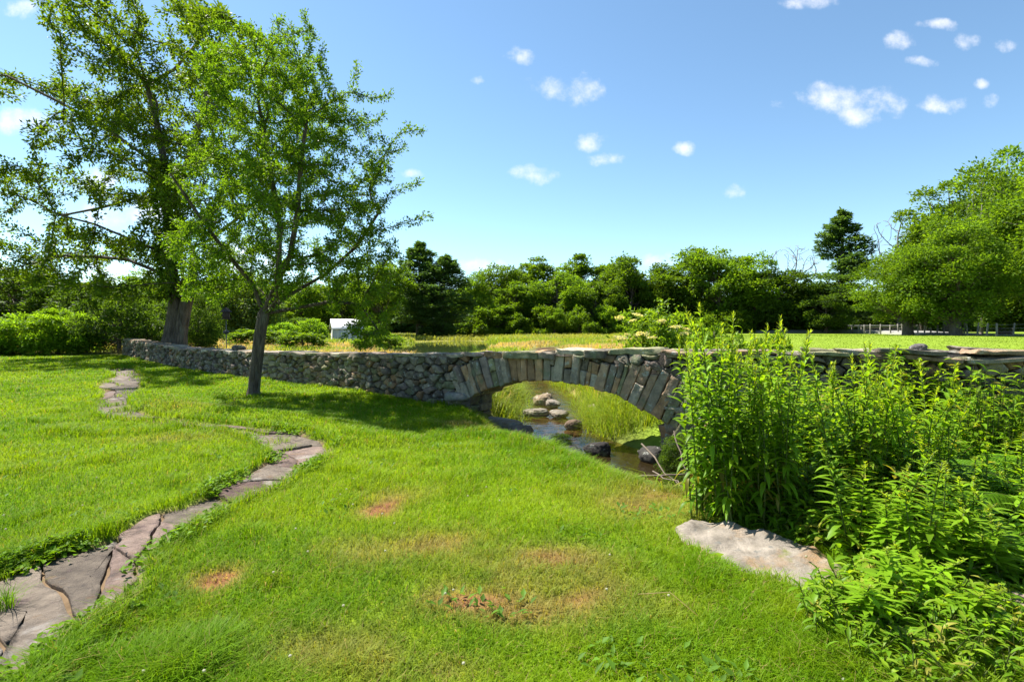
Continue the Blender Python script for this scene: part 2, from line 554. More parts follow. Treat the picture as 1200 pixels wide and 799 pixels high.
def dry(x, y):
    """bare and parched patches of the lawn, 0 to 1"""
    v_ = 0
    for (px, py, rx, ry, a) in [(445, 600, 0.16, 0.2, 1.0), (470, 582, 0.3, 0.2, 0.5), (255, 682, 0.13, 0.16, 1.2), (640, 715, 0.5, 0.2, 0.6), (600, 670, 0.35, 0.22, 0.45), (560, 705, 0.4, 0.2, 0.4), (660, 655, 0.35, 0.2, 0.5), (520, 640, 0.4, 0.25, 0.35), (700, 690, 0.3, 0.2, 0.3),
                                (445, 650, 0.4, 0.3, 0.3), (550, 492, 0.5, 0.35, 1.0), (380, 760, 0.3, 0.2, 0.4), (480, 790, 0.3, 0.15, 0.35), (220, 480, 1.2, 0.5, 0.25), (210, 512, 0.7, 0.35, 0.3), (760, 590, 0.6, 0.5, 0.4), (820, 575, 0.5, 0.6, 0.5)]:
        q = P(px, py)
        v_ = v_ + a * np.exp(-((x - q[0]) / rx) ** 2 - ((y - q[1]) / ry) ** 2)
    return np.clip(v_ * (0.1 + 2.5 * NA.fbm(x, y, 0.22, 4) ** 1.3), 0, 1)


def axis(lo, hi, fine_lo, fine_hi, step, growth=1.18):
    a = list(np.arange(fine_lo, fine_hi + 1e-6, step))
    s = step
    while a[-1] < hi:
        s *= growth; a.append(a[-1] + s)
    s = step; b = [a[0]]
    while b[-1] > lo:
        s *= growth; b.append(b[-1] - s)
    return np.array(b[::-1][:-1] + a)


gx = axis(-900, 900, -8, 8, 0.1, 1.05)
gy = axis(-40, 1400, -1, 14, 0.1, 1.045)
GX, GY = np.meshgrid(gx, gy)
X, Y = GX.ravel(), GY.ravel()
Z = ground_z(X, Y)
frontm = Y < wall_y(np.clip(X, -22, 14)) + 0.3
dS = polydist(X, Y, SC)
g = np.array([0.12, 0.18, 0.01]) * (0.75 + 0.5 * NA.fbm(X, Y, 0.8))[:, None]
soil = np.array([0.15, 0.07, 0.035]) * (0.7 + 0.6 * NB.fbm(X, Y, 0.3))[:, None]
mead = np.array([0.16, 0.17, 0.05]) + np.array([0.2, 0.11, 0.05]) * sstep(0.4, 0.7, NC.fbm(X, Y, 9))[:, None]
fld = np.array([0.16, 0.23, 0.025]) * (0.8 + 0.4 * NB.fbm(X, Y, 5))[:, None]
rt = sstep(0.12, 0.3, X / np.maximum(Y, 1))[:, None]
C = np.where(frontm[:, None], g, mead * (1 - rt) + fld * rt)
dr = (dry(X, Y) * frontm)[:, None]
C = C * (1 - dr) + soil * dr
mud = np.array([0.075, 0.05, 0.03]) * (0.6 + 0.8 * NB.fbm(X, Y, 0.4))[:, None]
mk = ((1 - sstep(0.5, 1.3, dS)) * (Y < 45))[:, None]
C = C * (1 - mk) + mud * mk
ip = in_path(X, Y, 0.1)[:, None] * (Y < 31)[:, None]
C = np.where(ip, np.array([0.15, 0.105, 0.065]) * (0.7 + 0.6 * NB.fbm(X, Y, 0.25))[:, None], C)
wood = (sstep(92, 100, Y) * sstep(0.95, 0.8, X / np.maximum(Y, 1)))[:, None]
C = C * (1 - wood) + np.array([0.04, 0.05, 0.015]) * wood
mb = MB()
nx, ny = len(gx), len(gy)
ii = (np.arange(ny - 1)[:, None] * nx + np.arange(nx - 1)[None]).ravel()
mb.add(np.c_[X, Y, Z], np.stack([ii, ii + 1, ii + nx + 1, ii + nx], -1), C)
tag(mb.build('ground', M['ground'], smooth=True), kind='structure')

# brook and pond surfaces
mb = MB()
sp = catmull(STREAM, 8)
tn = norm(np.gradient(sp, axis=0)); nr = np.c_[-tn[:, 1], tn[:, 0]]
wv = np.full(len(sp), 0.85)
V = np.concatenate([np.c_[sp + nr * wv[:, None], np.full(len(sp), WATER_Z)], np.c_[sp - nr * wv[:, None], np.full(len(sp), WATER_Z)]])
k = np.arange(len(sp) - 1); n_ = len(sp)
mb.add(V, np.stack([k, k + n_, k + n_ + 1, k + 1], -1))
tag(mb.build('stream_water', M['stream'], smooth=True), kind='structure')
mb = MB()
th = np.linspace(0, 2 * np.pi, 60, endpoint=False)
mb.add(np.vstack([[[-7.0, 52, POND_Z]], np.c_[-7.0 + 6.1 * np.cos(th), 52 + 21.0 * np.sin(th), np.full(60, POND_Z)]]), np.stack([np.zeros(60, int), 1 + np.arange(60), 1 + (np.arange(60) + 1) % 60], -1))
tag(mb.build('pond_water', M['pond'], smooth=True), kind='structure')


def gz(x, y):
    return float(ground_z(np.array([x]), np.array([y]))[0])


# flagstone path
def strip_map(t, uu):
    i = np.clip(np.floor(t).astype(int), 0, len(PE_L) - 2); f = (t - i)[..., None]
    a = PE_L[i] * (1 - f) + PE_L[i + 1] * f
    b = PE_R[i] * (1 - f) + PE_R[i + 1] * f
    return a * (1 - uu[..., None]) + b * uu[..., None]


rp = np.random.default_rng(14)
mb = MB()
seeds = []
for t in np.arange(0.3, len(PE_L) - 1, 0.8):
    wid = np.linalg.norm(strip_map(np.array([t]), np.array([0.0])) - strip_map(np.array([t]), np.array([1.0])))
    k = 2 if rp.random() < 0.45 else 1
    for j in range(k):
        seeds.append((t + rp.normal() * 0.35, (j + 0.5) / k + rp.normal() * 0.16))
seeds = np.array(seeds)
for i, poly in enumerate(voronoi(seeds, (0, 0.05, len(PE_L) - 1.001, 0.95), 0.6)):
    if poly is None or rp.random() < 0.07:
        continue
    # densify the outline, wobble it, shrink it a little
    q = []
    for a in range(len(poly)):
        p0, p1 = poly[a], poly[(a + 1) % len(poly)]
        for f in np.linspace(0, 1, 9, endpoint=False):
            q.append(p0 + (p1 - p0) * f)
    q = np.array(q)
    w = strip_map(np.clip(q[:, 0], 0, len(PE_L) - 1.001), q[:, 1])
    c = w.mean(0)
    rad = np.linalg.norm(w - c, axis=1, keepdims=True)
    w = c + (w - c) * (1 - 0.022 / np.maximum(rad, 0.05)) + (np.c_[NB.fbm(w[:, 0], w[:, 1], 0.16), NC.fbm(w[:, 0], w[:, 1], 0.16)] - 0.5) * 0.09
    zc = gz(*c) + 0.015 + rp.random() * 0.028
    tilt = rp.normal(size=2) * 0.012
    n_ = len(w)
    def ring(s, dz):
        p = c + (w - c) * s
        zz = zc + dz + (p - c) @ tilt + (NB.fbm(p[:, 0], p[:, 1], 0.35) - 0.5) * 0.03
        return np.c_[p, zz]
    V = np.vstack([ring(1.0, -0.09), ring(1.0, -0.004), ring(0.985, 0.004), ring(0.75, 0.005), ring(0.4, 0.005), ring(0.02, 0.005)])
    j = np.arange(n_); jn = (j + 1) % n_
    F = np.concatenate([np.stack([r * n_ + j, r * n_ + jn, (r + 1) * n_ + jn, (r + 1) * n_ + j], -1) for r in range(5)])
    base = np.array([0.132, 0.111, 0.09]) * (0.55 + 0.75 * rp.random()) + (rp.random() < 0.35) * np.array([0.02, 0.0, 0.006])
    mb.add(V, F, base)
tag(mb.build('flagstone_path', M['flag']), kind='structure')

# ------------------------------------------------------------------ the dry stone wall with its arch over the brook
A0 = np.array([-0.94, 11.2]); B0 = np.array([2.55, 8.8])
seg = np.linalg.norm(np.diff(WC, axis=0), axis=1); WS = np.concatenate([[0], np.cumsum(seg)])
S_A = WS[np.argmin(np.linalg.norm(WC - A0, axis=1))]
S_B = WS[np.argmin(np.linalg.norm(WC - B0, axis=1))]
S_END = WS[-1]


def wall_pt(s):
    return np.c_[np.interp(s, WS, WC[:, 0]), np.interp(s, WS, WC[:, 1])]


def wall_n(s):
    t = norm(wall_pt(s + 0.25) - wall_pt(s - 0.25))
    return np.c_[-t[:, 1], t[:, 0]]                      # away from the lawn


def to_world(s, dep, z):
    s = np.asarray(s, float); n = wall_n(s)
    p = wall_pt(s) + n * np.asarray(dep, float)[:, None]
    return np.c_[p, z]


TOPX = [-22, -21, -14, -8.6, -5.1, -2.85, -0.94, 2.55, 5, 7, 14]
TOPZ = [0.98, 0.95, 0.8, 0.83, 0.9, 0.97, 1.07, 1.23, 1.28, 1.29, 1.3]


def wall_top(s):
    p = wall_pt(np.atleast_1d(s))
    return np.interp(p[:, 0], TOPX, TOPZ)


TH = 0.72
ARC_S, ARC_Z, ARC_R = S_A + 2.06, -3.82, 4.40
th_l = math.asin((S_A - 0.02 - ARC_S) / ARC_R); th_r = math.asin((S_B + 0.02 - ARC_S) / ARC_R)


def ring_h(th):
    t = np.abs(th) / abs(th_l)
    return 0.49 + 0.27 * sstep(0.25, 1.0, t)


def in_ring(s, z):
    th = np.arctan2(s - ARC_S, z - ARC_Z); r = np.hypot(s - ARC_S, z - ARC_Z)
    return (np.abs(th) < abs(th_l) + 0.06) & (r < ARC_R + ring_h(th)) & (z > -0.2)


rw = np.random.default_rng(21)
wall = empty('stone_wall', (0, 0, 0), 'long grey dry stone wall curving across the lawn, with an arch over the brook', 'wall')
mbw = MB()
STONE_COLS = np.array([(0.2, 0.18, 0.15), (0.23, 0.21, 0.175), (0.155, 0.14, 0.125), (0.18, 0.185, 0.115), (0.24, 0.18, 0.13), (0.28, 0.26, 0.22), (0.115, 0.105, 0.09), (0.19, 0.16, 0.15)])


def stone_col(rng, warm=0.0):
    c = np.array([1.1, 1.03, 0.94]) * STONE_COLS[rng.integers(len(STONE_COLS))] * (0.75 + 0.5 * rng.random())
    if rng.random() < warm:
        c = np.array([0.32, 0.2, 0.11]) * (0.7 + 0.5 * rng.random())
    return c


# stone seeds by dart throwing, flatter than they are tall
cand = np.c_[rw.random(26000) * S_END, -0.95 + rw.random(26000) * 2.3]
gb = ground_z(*(wall_pt(cand[:, 0]) - wall_n(cand[:, 0]) * 0.15).T)
cand = cand[(cand[:, 1] < wall_top(cand[:, 0]) - 0.09) & (cand[:, 1] > gb - 0.22)]
ok = ~in_ring(cand[:, 0], cand[:, 1]) & ~((cand[:, 0] > S_A) & (cand[:, 0] < S_B) & (cand[:, 1] < 0.55))
cand = cand[ok]
acc_ = np.zeros((0, 3))
for (s, z) in cand:
    r = 0.075 + 0.1 * rw.random() ** 2.2
    if len(acc_):
        d = np.hypot((acc_[:, 0] - s) * 0.62, acc_[:, 1] - z)
        if (d < (r + acc_[:, 2]) * 0.5 + 0.02).any():
            continue
    acc_ = np.vstack([acc_, (s, z, r)])
cells = voronoi(acc_[:, :2], (-0.2, -1.2, S_END, 1.5), 0.62)
for (s0, z0, r0), poly in zip(acc_, cells):
    if poly is None:
        continue
    poly = [np.array(p) for p in poly]
    tp = float(wall_top(s0)[0]) - 0.07
    poly = clip(poly, np.array([0, tp]), np.array([0, 1.0]))
    poly = clip(poly, np.array([0, z0 - 0.3]), np.array([0, -1.0])) if len(poly) > 2 else poly
    th = math.atan2(s0 - ARC_S, z0 - ARC_Z)
    if abs(s0 - ARC_S) < 3.4:
        e = np.array([math.sin(th), math.cos(th)])
        hh = float(ring_h(min(abs(th), abs(th_l))))
        if math.hypot(s0 - ARC_S, z0 - ARC_Z) > ARC_R + hh and abs(th) < abs(th_l) + 0.1:
            poly = clip(poly, np.array([ARC_S, ARC_Z]) + e * (ARC_R + hh), -e)
    if s0 < S_A and len(poly) > 2:
        poly = clip(poly, np.array([S_A + 0.02, 0]), np.array([1.0, 0]))
    if s0 > S_B and len(poly) > 2:
        poly = clip(poly, np.array([S_B - 0.02, 0]), np.array([-1.0, 0]))
    if len(poly) < 3:
        continue
    poly = np.array(poly)
    c = poly.mean(0)
    if np.ptp(poly[:, 0]) > 0.9 or np.ptp(poly[:, 0]) < 0.05 or np.ptp(poly[:, 1]) < 0.03:
        continue
    # round the corners
    q = []
    for a in range(len(poly)):
        p0, p1 = poly[a], poly[(a + 1) % len(poly)]
        q += [p0 * 0.9 + p1 * 0.1, (p0 + p1) / 2 + rw.normal(size=2) * 0.008, p0 * 0.1 + p1 * 0.9]
    q = np.array(q)
    rad = np.linalg.norm(q - c, axis=1, keepdims=True)
    q = c + (q - c) * (1 - 0.011 / np.maximum(rad, 0.03)) + rw.normal(size=q.shape) * 0.005
    n_ = len(q)
    pro = rw.normal() * 0.028
    tl = rw.normal(size=2) * 0.16
    bul = 0.008 + 0.022 * rw.random()
    def rg(sc_, dep):
        p = c + (q - c) * sc_
        return p, dep + pro + (p - c) @ tl + rw.normal(size=n_) * (0.008 if dep < 0.1 else 0.0)
    rings = [rg(1.0, 0.16), rg(1.0, 0.02), rg(0.95, 0.0), rg(0.7, -bul * 0.75), rg(0.35, -bul)]
    sv = np.concatenate([r_[0] for r_ in rings] + [c[None]]); dv = np.concatenate([r_[1] for r_ in rings] + [[pro - bul * 1.05]])
    j = np.arange(n_); jn = (j + 1) % n_
    F = np.concatenate([np.stack([r_ * n_ + j, r_ * n_ + jn, (r_ + 1) * n_ + jn, (r_ + 1) * n_ + j], -1) for r_ in range(4)])
    FT = np.stack([4 * n_ + j, 4 * n_ + jn, np.full(n_, 5 * n_)], -1)
    cc = stone_col(rw, 0.05) * 0.88
    mbw.add(to_world(sv[:, 0], dv, sv[:, 1]), [F, FT], cc)
    mbw.add(to_world(sv[:, 0], TH - dv, sv[:, 1]), [F[:, ::-1], FT[:, ::-1]], cc)
mbw.build('rubble_facing', M['stone'], wall)

# core behind the facing (earth and small stone in the joints)
mbc = MB()
def core(s0, s1, bottom):
    n = max(int((s1 - s0) / 0.3), 3)
    s = np.linspace(s0, s1, n)
    zb = bottom(s); zt = wall_top(s) - 0.06
    V = np.concatenate([to_world(s, np.full(n, 0.07), zb), to_world(s, np.full(n, 0.07), zt), to_world(s, np.full(n, TH - 0.07), zt), to_world(s, np.full(n, TH - 0.07), zb)])
    k = np.arange(n - 1)
    F = np.concatenate([np.stack([a * n + k, a * n + k + 1, b * n + k + 1, b * n + k], -1) for a, b in ((0, 1), (1, 2), (2, 3), (3, 0))])
    mbc.add(V, [F, np.array([[0, n, 2 * n, 3 * n], [n - 1, 4 * n - 1, 3 * n - 1, 2 * n - 1]])], (0.04, 0.037, 0.033))
core(0.0, S_A - 0.06, lambda s: np.full(len(s), -1.0))
core(S_B + 0.06, S_END, lambda s: np.full(len(s), -1.0))
core(S_A - 0.06, S_B + 0.06, lambda s: ARC_Z + np.sqrt((ARC_R + 0.12) ** 2 - (s - ARC_S) ** 2))
mbc.build('wall_core', M['stone'], wall)

# the arch ring
mba = MB()


def local_block(mb_, sc_, dep, zc, size, ang, rng, col, power=7, rough=0.05, n=4):
    V, F = block(size, rng) if power >= 6 else rock(size, rng, n, power, rough)
    ca, sa_ = math.cos(ang), math.sin(ang)
    s = sc_ + V[:, 0] * ca + V[:, 2] * sa_
    z = zc - V[:, 0] * sa_ + V[:, 2] * ca
    mb_.add(to_world(s, dep + V[:, 1], z), F, col)


th = th_l - 0.035
while th < th_r + 0.07:
    wdt = 0.075 + 0.11 * rw.random()
    if rw.random() < 0.15:
        wdt += 0.05
    dth = wdt / (ARC_R + 0.25)
    tm = th + dth / 2
    h = float(ring_h(min(abs(tm), abs(th_l)))) * (0.9 + 0.16 * rw.random())
    if abs(tm) < 0.16:
        h = 0.54 + 0.05 * rw.random()
    lean = tm + rw.normal() * 0.025
    parts = [(0, h)] if rw.random() < (0.75 - 0.45 * abs(tm) / abs(th_l)) else [(0, h * 0.52), (h * 0.52, h)]
    jit = rw.normal() * 0.02
    for (a, b) in parts:
        rm = ARC_R + (a + b) / 2 + 0.01 + (0.012 * rw.normal() if a == 0 else 0)
        warm = 0.3 if abs(tm) < 0.3 else 0.15
        cc = stone_col(rw, warm) * 1.25
        local_block(mba, ARC_S + rm * math.sin(tm), TH / 2 + jit + rw.normal() * 0.008, ARC_Z + rm * math.cos(tm), (wdt - 0.012, TH + 0.06, (b - a) - 0.012), lean, rw, cc, 14, 0.022, 6)
    th += dth
mba.build('arch_ring', M['stone'], wall)

# abutment stones under the springings
mbb = MB()
for side, se_, zt_ in ((-1, S_A, 0.05), (1, S_B, -0.05)):
    z = -0.85
    while z < zt_:
        h = 0.13 + 0.12 * rw.random()
        for dep in (0.17, 0.54):
            local_block(mbb, se_ + side * (0.16 - 0.04 * rw.random()), dep, z + h / 2, (0.42 + 0.1 * rw.random(), 0.36, h - 0.01), rw.normal() * 0.05, rw, stone_col(rw, 0.15) * 0.9, 6, 0.07)
        z += h
local_block(mbb, S_A - 0.28, 0.0, 0.12, (0.62, 0.34, 0.19), -0.06, rw, (0.22, 0.21, 0.19), 4, 0.06)
for k in range(4):
    local_block(mbb, S_B + 0.3 + 0.16 * k, 0.0, -0.12 - 0.03 * k, (0.15 + 0.05 * rw.random(), 0.3, 0.55 + 0.1 * rw.random()), 0.55 + 0.08 * rw.normal(), rw, stone_col(rw, 0.3), 6, 0.07)
mbb.build('abutment', M['stone'], wall)

# coping slabs
mbp = MB()
s = 0.0
while s < S_END - 0.5:
    big = s > S_A
    L = (0.35 + 0.55 * rw.random()) if not big else (0.4 + 0.7 * rw.random())
    h = 0.06 + 0.06 * rw.random() + (0.03 if big else 0)
    zt = float(wall_top(s + L / 2)[0])
    if big and s > S_B - 0.3:
        for lay in range(2):
            for dep in (0.12, 0.5):
                local_block(mbp, s + L / 2 + rw.normal() * 0.1, dep + rw.normal() * 0.05, zt - 0.03 - 0.062 * lay + rw.normal() * 0.01, (L * (0.75 + 0.3 * rw.random()), 0.46, 0.05 + 0.02 * rw.random()), rw.normal() * 0.05, rw, stone_col(rw, 0.05) * 1.1, 12, 0.03, 6)
    elif rw.random() < 0.3:
        for dep in (0.18, 0.55):
            local_block(mbp, s + L / 2, dep + rw.normal() * 0.02, zt - h / 2 - 0.01 + rw.normal() * 0.012, (L - 0.015, 0.4, h), rw.normal() * 0.03, rw, stone_col(rw, 0.03) * 1.25, 10, 0.03, 6)
    else:
        local_block(mbp, s + L / 2, TH / 2 + rw.normal() * 0.03, zt - h / 2 + rw.normal() * 0.012, (L - 0.015, TH + 0.1 + rw.normal() * 0.04, h), rw.normal() * 0.03, rw, stone_col(rw, 0.03) * 1.25, 12, 0.03, 6)
    s += L
mbp.build('coping_stones', M['stone'], wall)


def boulder(name, loc, size, rz, col, label, mat='stone', power=2.6, rough=0.13, seed=0, n=10, cat='rock', group=None, tilt=(0, 0)):
    rr = np.random.default_rng(seed)
    V, F = rock(size, rr, n, power, rough)
    mb_ = MB(); mb_.add(V, F, col)
    o = mb_.build(name, M[mat], smooth=False)
    o.location = loc; o.rotation_euler = (tilt[0], tilt[1], rz)
    return tag(o, label, cat, group)


def on(px, py, D):
    """ground point in the direction of the pixel column, at distance D"""
    x = (px - 600) / FPX * D
    return np.array([x, D, gz(x, D)])


# stones by the brook
q = on(268, 0, 17.9)
boulder('boulder', (q[0], 18.55, 0.9), (0.42, 0.4, 0.2), 0.4, (0.12, 0.11, 0.1), 'dark round stone lying on top of the wall below the bird feeder', seed=31)
for i, (px, py, sz, col, lab) in enumerate([
        (636, 464, (0.6, 0.5, 0.42), (0.235, 0.18, 0.12), 'tan rounded boulder seen through the arch at the head of the brook'),
        (626, 478, (0.62, 0.45, 0.22), (0.23, 0.2, 0.165), 'pale flat rock beside the brook, just under the tan boulder'),
        (655, 479, (0.5, 0.4, 0.2), (0.2, 0.17, 0.14), 'pale low stone on the right of the upstream water'),
        (648, 468, (0.4, 0.35, 0.28), (0.3, 0.26, 0.22), 'small brown stone leaning against the tan boulder'),
        (672, 492, (0.36, 0.3, 0.2), (0.16, 0.11, 0.08), 'reddish brown stone on the right edge of the upstream pool'),
        (610, 500, (0.5, 0.4, 0.26), (0.24, 0.18, 0.14), 'brown stone at the foot of the left abutment'),
        (664, 527, (0.6, 0.42, 0.26), (0.03, 0.03, 0.032), 'wet black rock in the brook below the arch'),
        (762, 528, (0.36, 0.3, 0.26), (0.05, 0.047, 0.043), 'dark stone under the right end of the arch'),
        (700, 520, (0.45, 0.35, 0.22), (0.035, 0.032, 0.03), 'small black stone in midstream under the arch')]):
    w = P(px, py + 6, z=WATER_Z + 0.08)
    boulder('boulder', w, sz, R.random() * 3, col, lab, seed=40 + i)
def ray_ground(px, py):
    """where the sight line of a photo pixel meets the ground"""
    Dv = np.linspace(1.5, 40, 3000)
    g_ = ground_z((px - 600) / FPX * Dv, Dv)
    hit = np.argmax(EYE - (py - HOR) / FPX * Dv < g_)
    return np.array([(px - 600) / FPX * Dv[hit], Dv[hit], g_[hit]])


BANK = ray_ground(582, 497)
boulder('bank_rock', (BANK[0], BANK[1], BANK[2] + 0.03), (1.35, 0.4, 0.24), -0.75, (0.3, 0.27, 0.23), 'long pale flat rock in the grass at the left foot of the arch', 'ledge', 4, 0.06, 61, 10)
mb = MB()
rs_ = np.random.default_rng(515)
for k in range(700):
    t = rs_.random() * (len(SC) - 1.01); i_ = int(t)
    p_ = SC[i_] + (SC[i_ + 1] - SC[i_]) * (t - i_) + rs_.normal(size=2) * 0.6
    if 5 < p_[1] < 24:
        d_ = 0.05 + 0.32 * rs_.random() ** 4
        V, F = rock((d_ * (1 + 0.6 * rs_.random()), d_, d_ * 0.6), rs_, 3, 2.6, 0.1)
        a_ = rs_.random() * 6.3
        V = np.c_[V[:, 0] * math.cos(a_) - V[:, 1] * math.sin(a_), V[:, 0] * math.sin(a_) + V[:, 1] * math.cos(a_), V[:, 2]]
        mb.add(V + [p_[0], p_[1], gz(*p_) + 0.01], F, np.array([0.2, 0.155, 0.12]) * (0.4 + 0.9 * rs_.random()))
tag(mb.build('brook_gravel', M['stone']), 'small brown stones scattered along the edges of the brook', 'gravel', kind='stuff')
# the ledge in the lawn
LEDGE = (P(790, 622)[:2], P(965, 694)[:2])


def ledge_uv(x, y):
    """along and across the ledge, both about -1 to 1 on it"""
    a, b = LEDGE
    d = (b - a) / np.linalg.norm(b - a); L = np.linalg.norm(b - a) / 2
    m = (a + b) / 2 + np.array([-d[1], d[0]]) * 0.16
    u_ = ((x - m[0]) * d[0] + (y - m[1]) * d[1]) / (L * 1.08)
    v_ = (-(x - m[0]) * d[1] + (y - m[1]) * d[0]) / (0.40 * (0.62 + 0.38 * sstep(-1.0, 0.2, u_)) * (1 + 0.35 * (NB(u_ * 5, v0_ledge, 1) - 0.5)))
    return u_, v_


v0_ledge = 3.0
lc = (LEDGE[0] + LEDGE[1]) / 2
nu, nv = 90, 60
xs, ys = np.meshgrid(np.linspace(-1.15, 1.15, nu) + lc[0], np.linspace(-1.0, 1.0, nv) + lc[1])
lu, lv = ledge_uv(xs, ys)
rr_ = np.clip((np.abs(lu) ** 2.6 + np.abs(lv) ** 2.4), 0, 3) + 0.5 * (NC.fbm(xs, ys, 0.18) - 0.5)
zb = ground_z(xs.ravel(), ys.ravel()).reshape(xs.shape)
bed = ys * 0.75 - xs * 0.66
strata = 0.030 * np.floor(6 * NA(xs * 0.6 + ys * 0.6, bed * 2.4, 0.22)) / 6 + 0.02 * (NB.fbm(xs, ys, 0.12, 4) - 0.5)
hgt = (0.02 + 0.035 * lv + 1.1 * strata) * sstep(1.05, 0.72, rr_) - 0.06 * sstep(0.85, 1.2, rr_)
keepv = rr_ < 1.45
mb = MB()
ii = (np.arange(nv - 1)[:, None] * nu + np.arange(nu - 1)[None])
kq = (keepv[:-1, :-1] & keepv[1:, :-1] & keepv[:-1, 1:] & keepv[1:, 1:])
ii = ii[kq]
V = np.c_[xs.ravel() - lc[0], ys.ravel() - lc[1], (zb + hgt).ravel()]
used = np.unique(np.concatenate([ii, ii + 1, ii + nu, ii + nu + 1])); mp_ = np.full(len(V), -1); mp_[used] = np.arange(len(used))
F = mp_[np.stack([ii, ii + 1, ii + nu + 1, ii + nu], -1)]
# closed underside
Vt = V[used]; Vb = Vt - [0, 0, 0.25]; nU = len(used)
ed = {}
for f in F:
    for a_, b_ in zip(f, np.roll(f, -1)):
        ed[(a_, b_)] = 1
side = np.array([(b_, a_, a_ + nU, b_ + nU) for (a_, b_) in ed if (b_, a_) not in ed])
mb.add(np.vstack([Vt, Vb]), [F, F[:, ::-1] + nU, side], np.tile((np.array([0.225, 0.2, 0.17]) * (0.55 + 0.9 * NA.fbm(xs, ys, 0.13, 4)).ravel()[used][:, None]), (2, 1)))
o = mb.build('rock_ledge', M['ledge'], smooth=False)
o.location = (lc[0], lc[1], 0)
tag(o, 'long weathered flat rock in the lawn in front of the tall weeds', 'rock')
w = P(1185, 735)
boulder('boulder', (w[0], w[1], gz(w[0], w[1]) + 0.05), (0.36, 0.3, 0.26), 0.5, (0.3, 0.235, 0.195), 'pinkish stone half hidden under weeds near the right edge', 'ledge', 3, 0.08, 63)
w = P(1130, 700)
boulder('boulder', (w[0], w[1] + 0.1, gz(w[0], w[1]) + 0.1), (0.34, 0.26, 0.26), 1.5, (0.28, 0.23, 0.2), 'grey pink stone among the leafy weeds behind the pinkish one', 'ledge', 3, 0.08, 64)
w = np.array([5.7, 7.15, 0])
boulder('boulder', (w[0], w[1] + 0.25, 1.31), (0.22, 0.18, 0.12), 0.5, (0.13, 0.12, 0.12), 'dark small stone on top of the wall at the right', seed=65)


# ------------------------------------------------------------------ grass
def blades(n_or_xy, h, w, lean, col, mb_, rng, curl=0.6, z=None):
    x, y = n_or_xy
    n = len(x)
    z = ground_z(x, y) - 0.005 if z is None else z
    az = rng.random(n) * 2 * np.pi
    d = np.c_[np.cos(az), np.sin(az)]; s = np.c_[-d[:, 1], d[:, 0]]
    h = np.broadcast_to(h, (n,)); w = np.broadcast_to(w, (n,)); lean = np.broadcast_to(lean, (n,))
    b = np.c_[x, y, z]
    mid = b + np.c_[d * (h * lean * 0.35)[:, None], h * 0.6]
    tip = b + np.c_[d * (h * lean * (0.7 + curl))[:, None], h * (1.0 - 0.35 * lean * curl)]
    sw = np.c_[s * (w / 2)[:, None], np.zeros(n)]
    V = np.stack([b - sw, b + sw, mid + sw * 0.8, mid - sw * 0.8, tip], 1).reshape(-1, 3)
    i = np.arange(n)[:, None] * 5
    mb_.add(V, [i + [0, 1, 2, 3], i + [3, 2, 4]], np.repeat(col, 5, axis=0))


def scatter(n, d0, d1, p, rng, spread=1.12, off=1.4):
    """ground points whose density falls off with distance"""
    t = rng.random(n)
    e = 2 - p
    D = (d0 ** e + t * (d1 ** e - d0 ** e)) ** (1 / e)
    x = (rng.random(n) * 2 - 1) * (spread * D + off)
    return x, D


rg_ = np.random.default_rng(5)
x, y = scatter(900000, 1.5, 32, 1.7, rg_)
dS = polydist(x, y, SC)
keep = (y < wall_y(np.clip(x, -22, 14)) - 0.02) & (dS > 0.95) & (~in_path(x, y, 0.12) | ((NA(x, y, 0.3) > 0.76) & (rg_.random(len(x)) < 0.6))) & (x > -31)
dv = dry(x, y)
keep &= rg_.random(len(x)) > dv * 0.62
# the rock ledge stays bare
keep &= np.hypot(((x - BANK[0]) * 0.73 - (y - BANK[1]) * 0.68) / 0.7, ((x - BANK[0]) * 0.68 + (y - BANK[1]) * 0.73) / 0.24) > 1
lu, lv = ledge_uv(x, y)
keep &= (np.abs(lu) ** 2.6 + np.abs(lv) ** 2.4 + 0.5 * (NC.fbm(x, y, 0.18) - 0.5)) > 0.92
x, y, dv, dS = x[keep], y[keep], dv[keep], dS[keep]
n = len(x)
edge = in_path(x + 0.14, y) | in_path(x - 0.14, y) | in_path(x, y + 0.2) | in_path(x, y - 0.14)
tuft = NB.fbm(x, y, 0.35, 2)
clump_ = sstep(0.62, 0.8, NC.fbm(x, y, 0.5, 2)) * 0.9
longer = clump_ + sstep(2.6, 1.2, dS) * 1.4 + sstep(1.0, 2.6, x) * sstep(4.2, 2.6, y) * 2.2
h = (0.035 + 0.045 * tuft + 0.02 * rg_.random(n)) * (1 + 0.8 * edge + longer) * (1 - 0.45 * dv)
w = 0.0042 * np.maximum(1, y / 4.8) * (0.7 + 0.6 * rg_.random(n))
h = h * np.minimum(1 + y * 0.012, 1.25)
big = NA.fbm(x, y, 1.6, 3); sm = NC.fbm(x, y, 0.22, 2)
g1 = np.array([0.215, 0.33, 0.005]); g2 = np.array([0.12, 0.24, 0.005]); g3 = np.array([0.26, 0.33, 0.012])
mixv = np.clip((big - 0.35) * 2.2, 0, 1)[:, None]
col = g2 * (1 - mixv) + g1 * mixv
yl = (np.clip((sm - 0.45) * 1.8, 0, 1) * 0.6)[:, None]
col = col * (1 - yl) + g3 * yl
col = col * (0.82 + 0.36 * rg_.random((n, 1)))
tan = np.array([0.32, 0.24, 0.09])
td = np.clip(dv * 1.1 + (rg_.random(n) < 0.05), 0, 0.95)[:, None]
col = col * (1 - td) + tan * td * (0.7 + 0.6 * rg_.random((n, 1)))
mb = MB()
blades((x, y), h, w, 0.3 + 0.8 * rg_.random(n), col, mb, rg_)
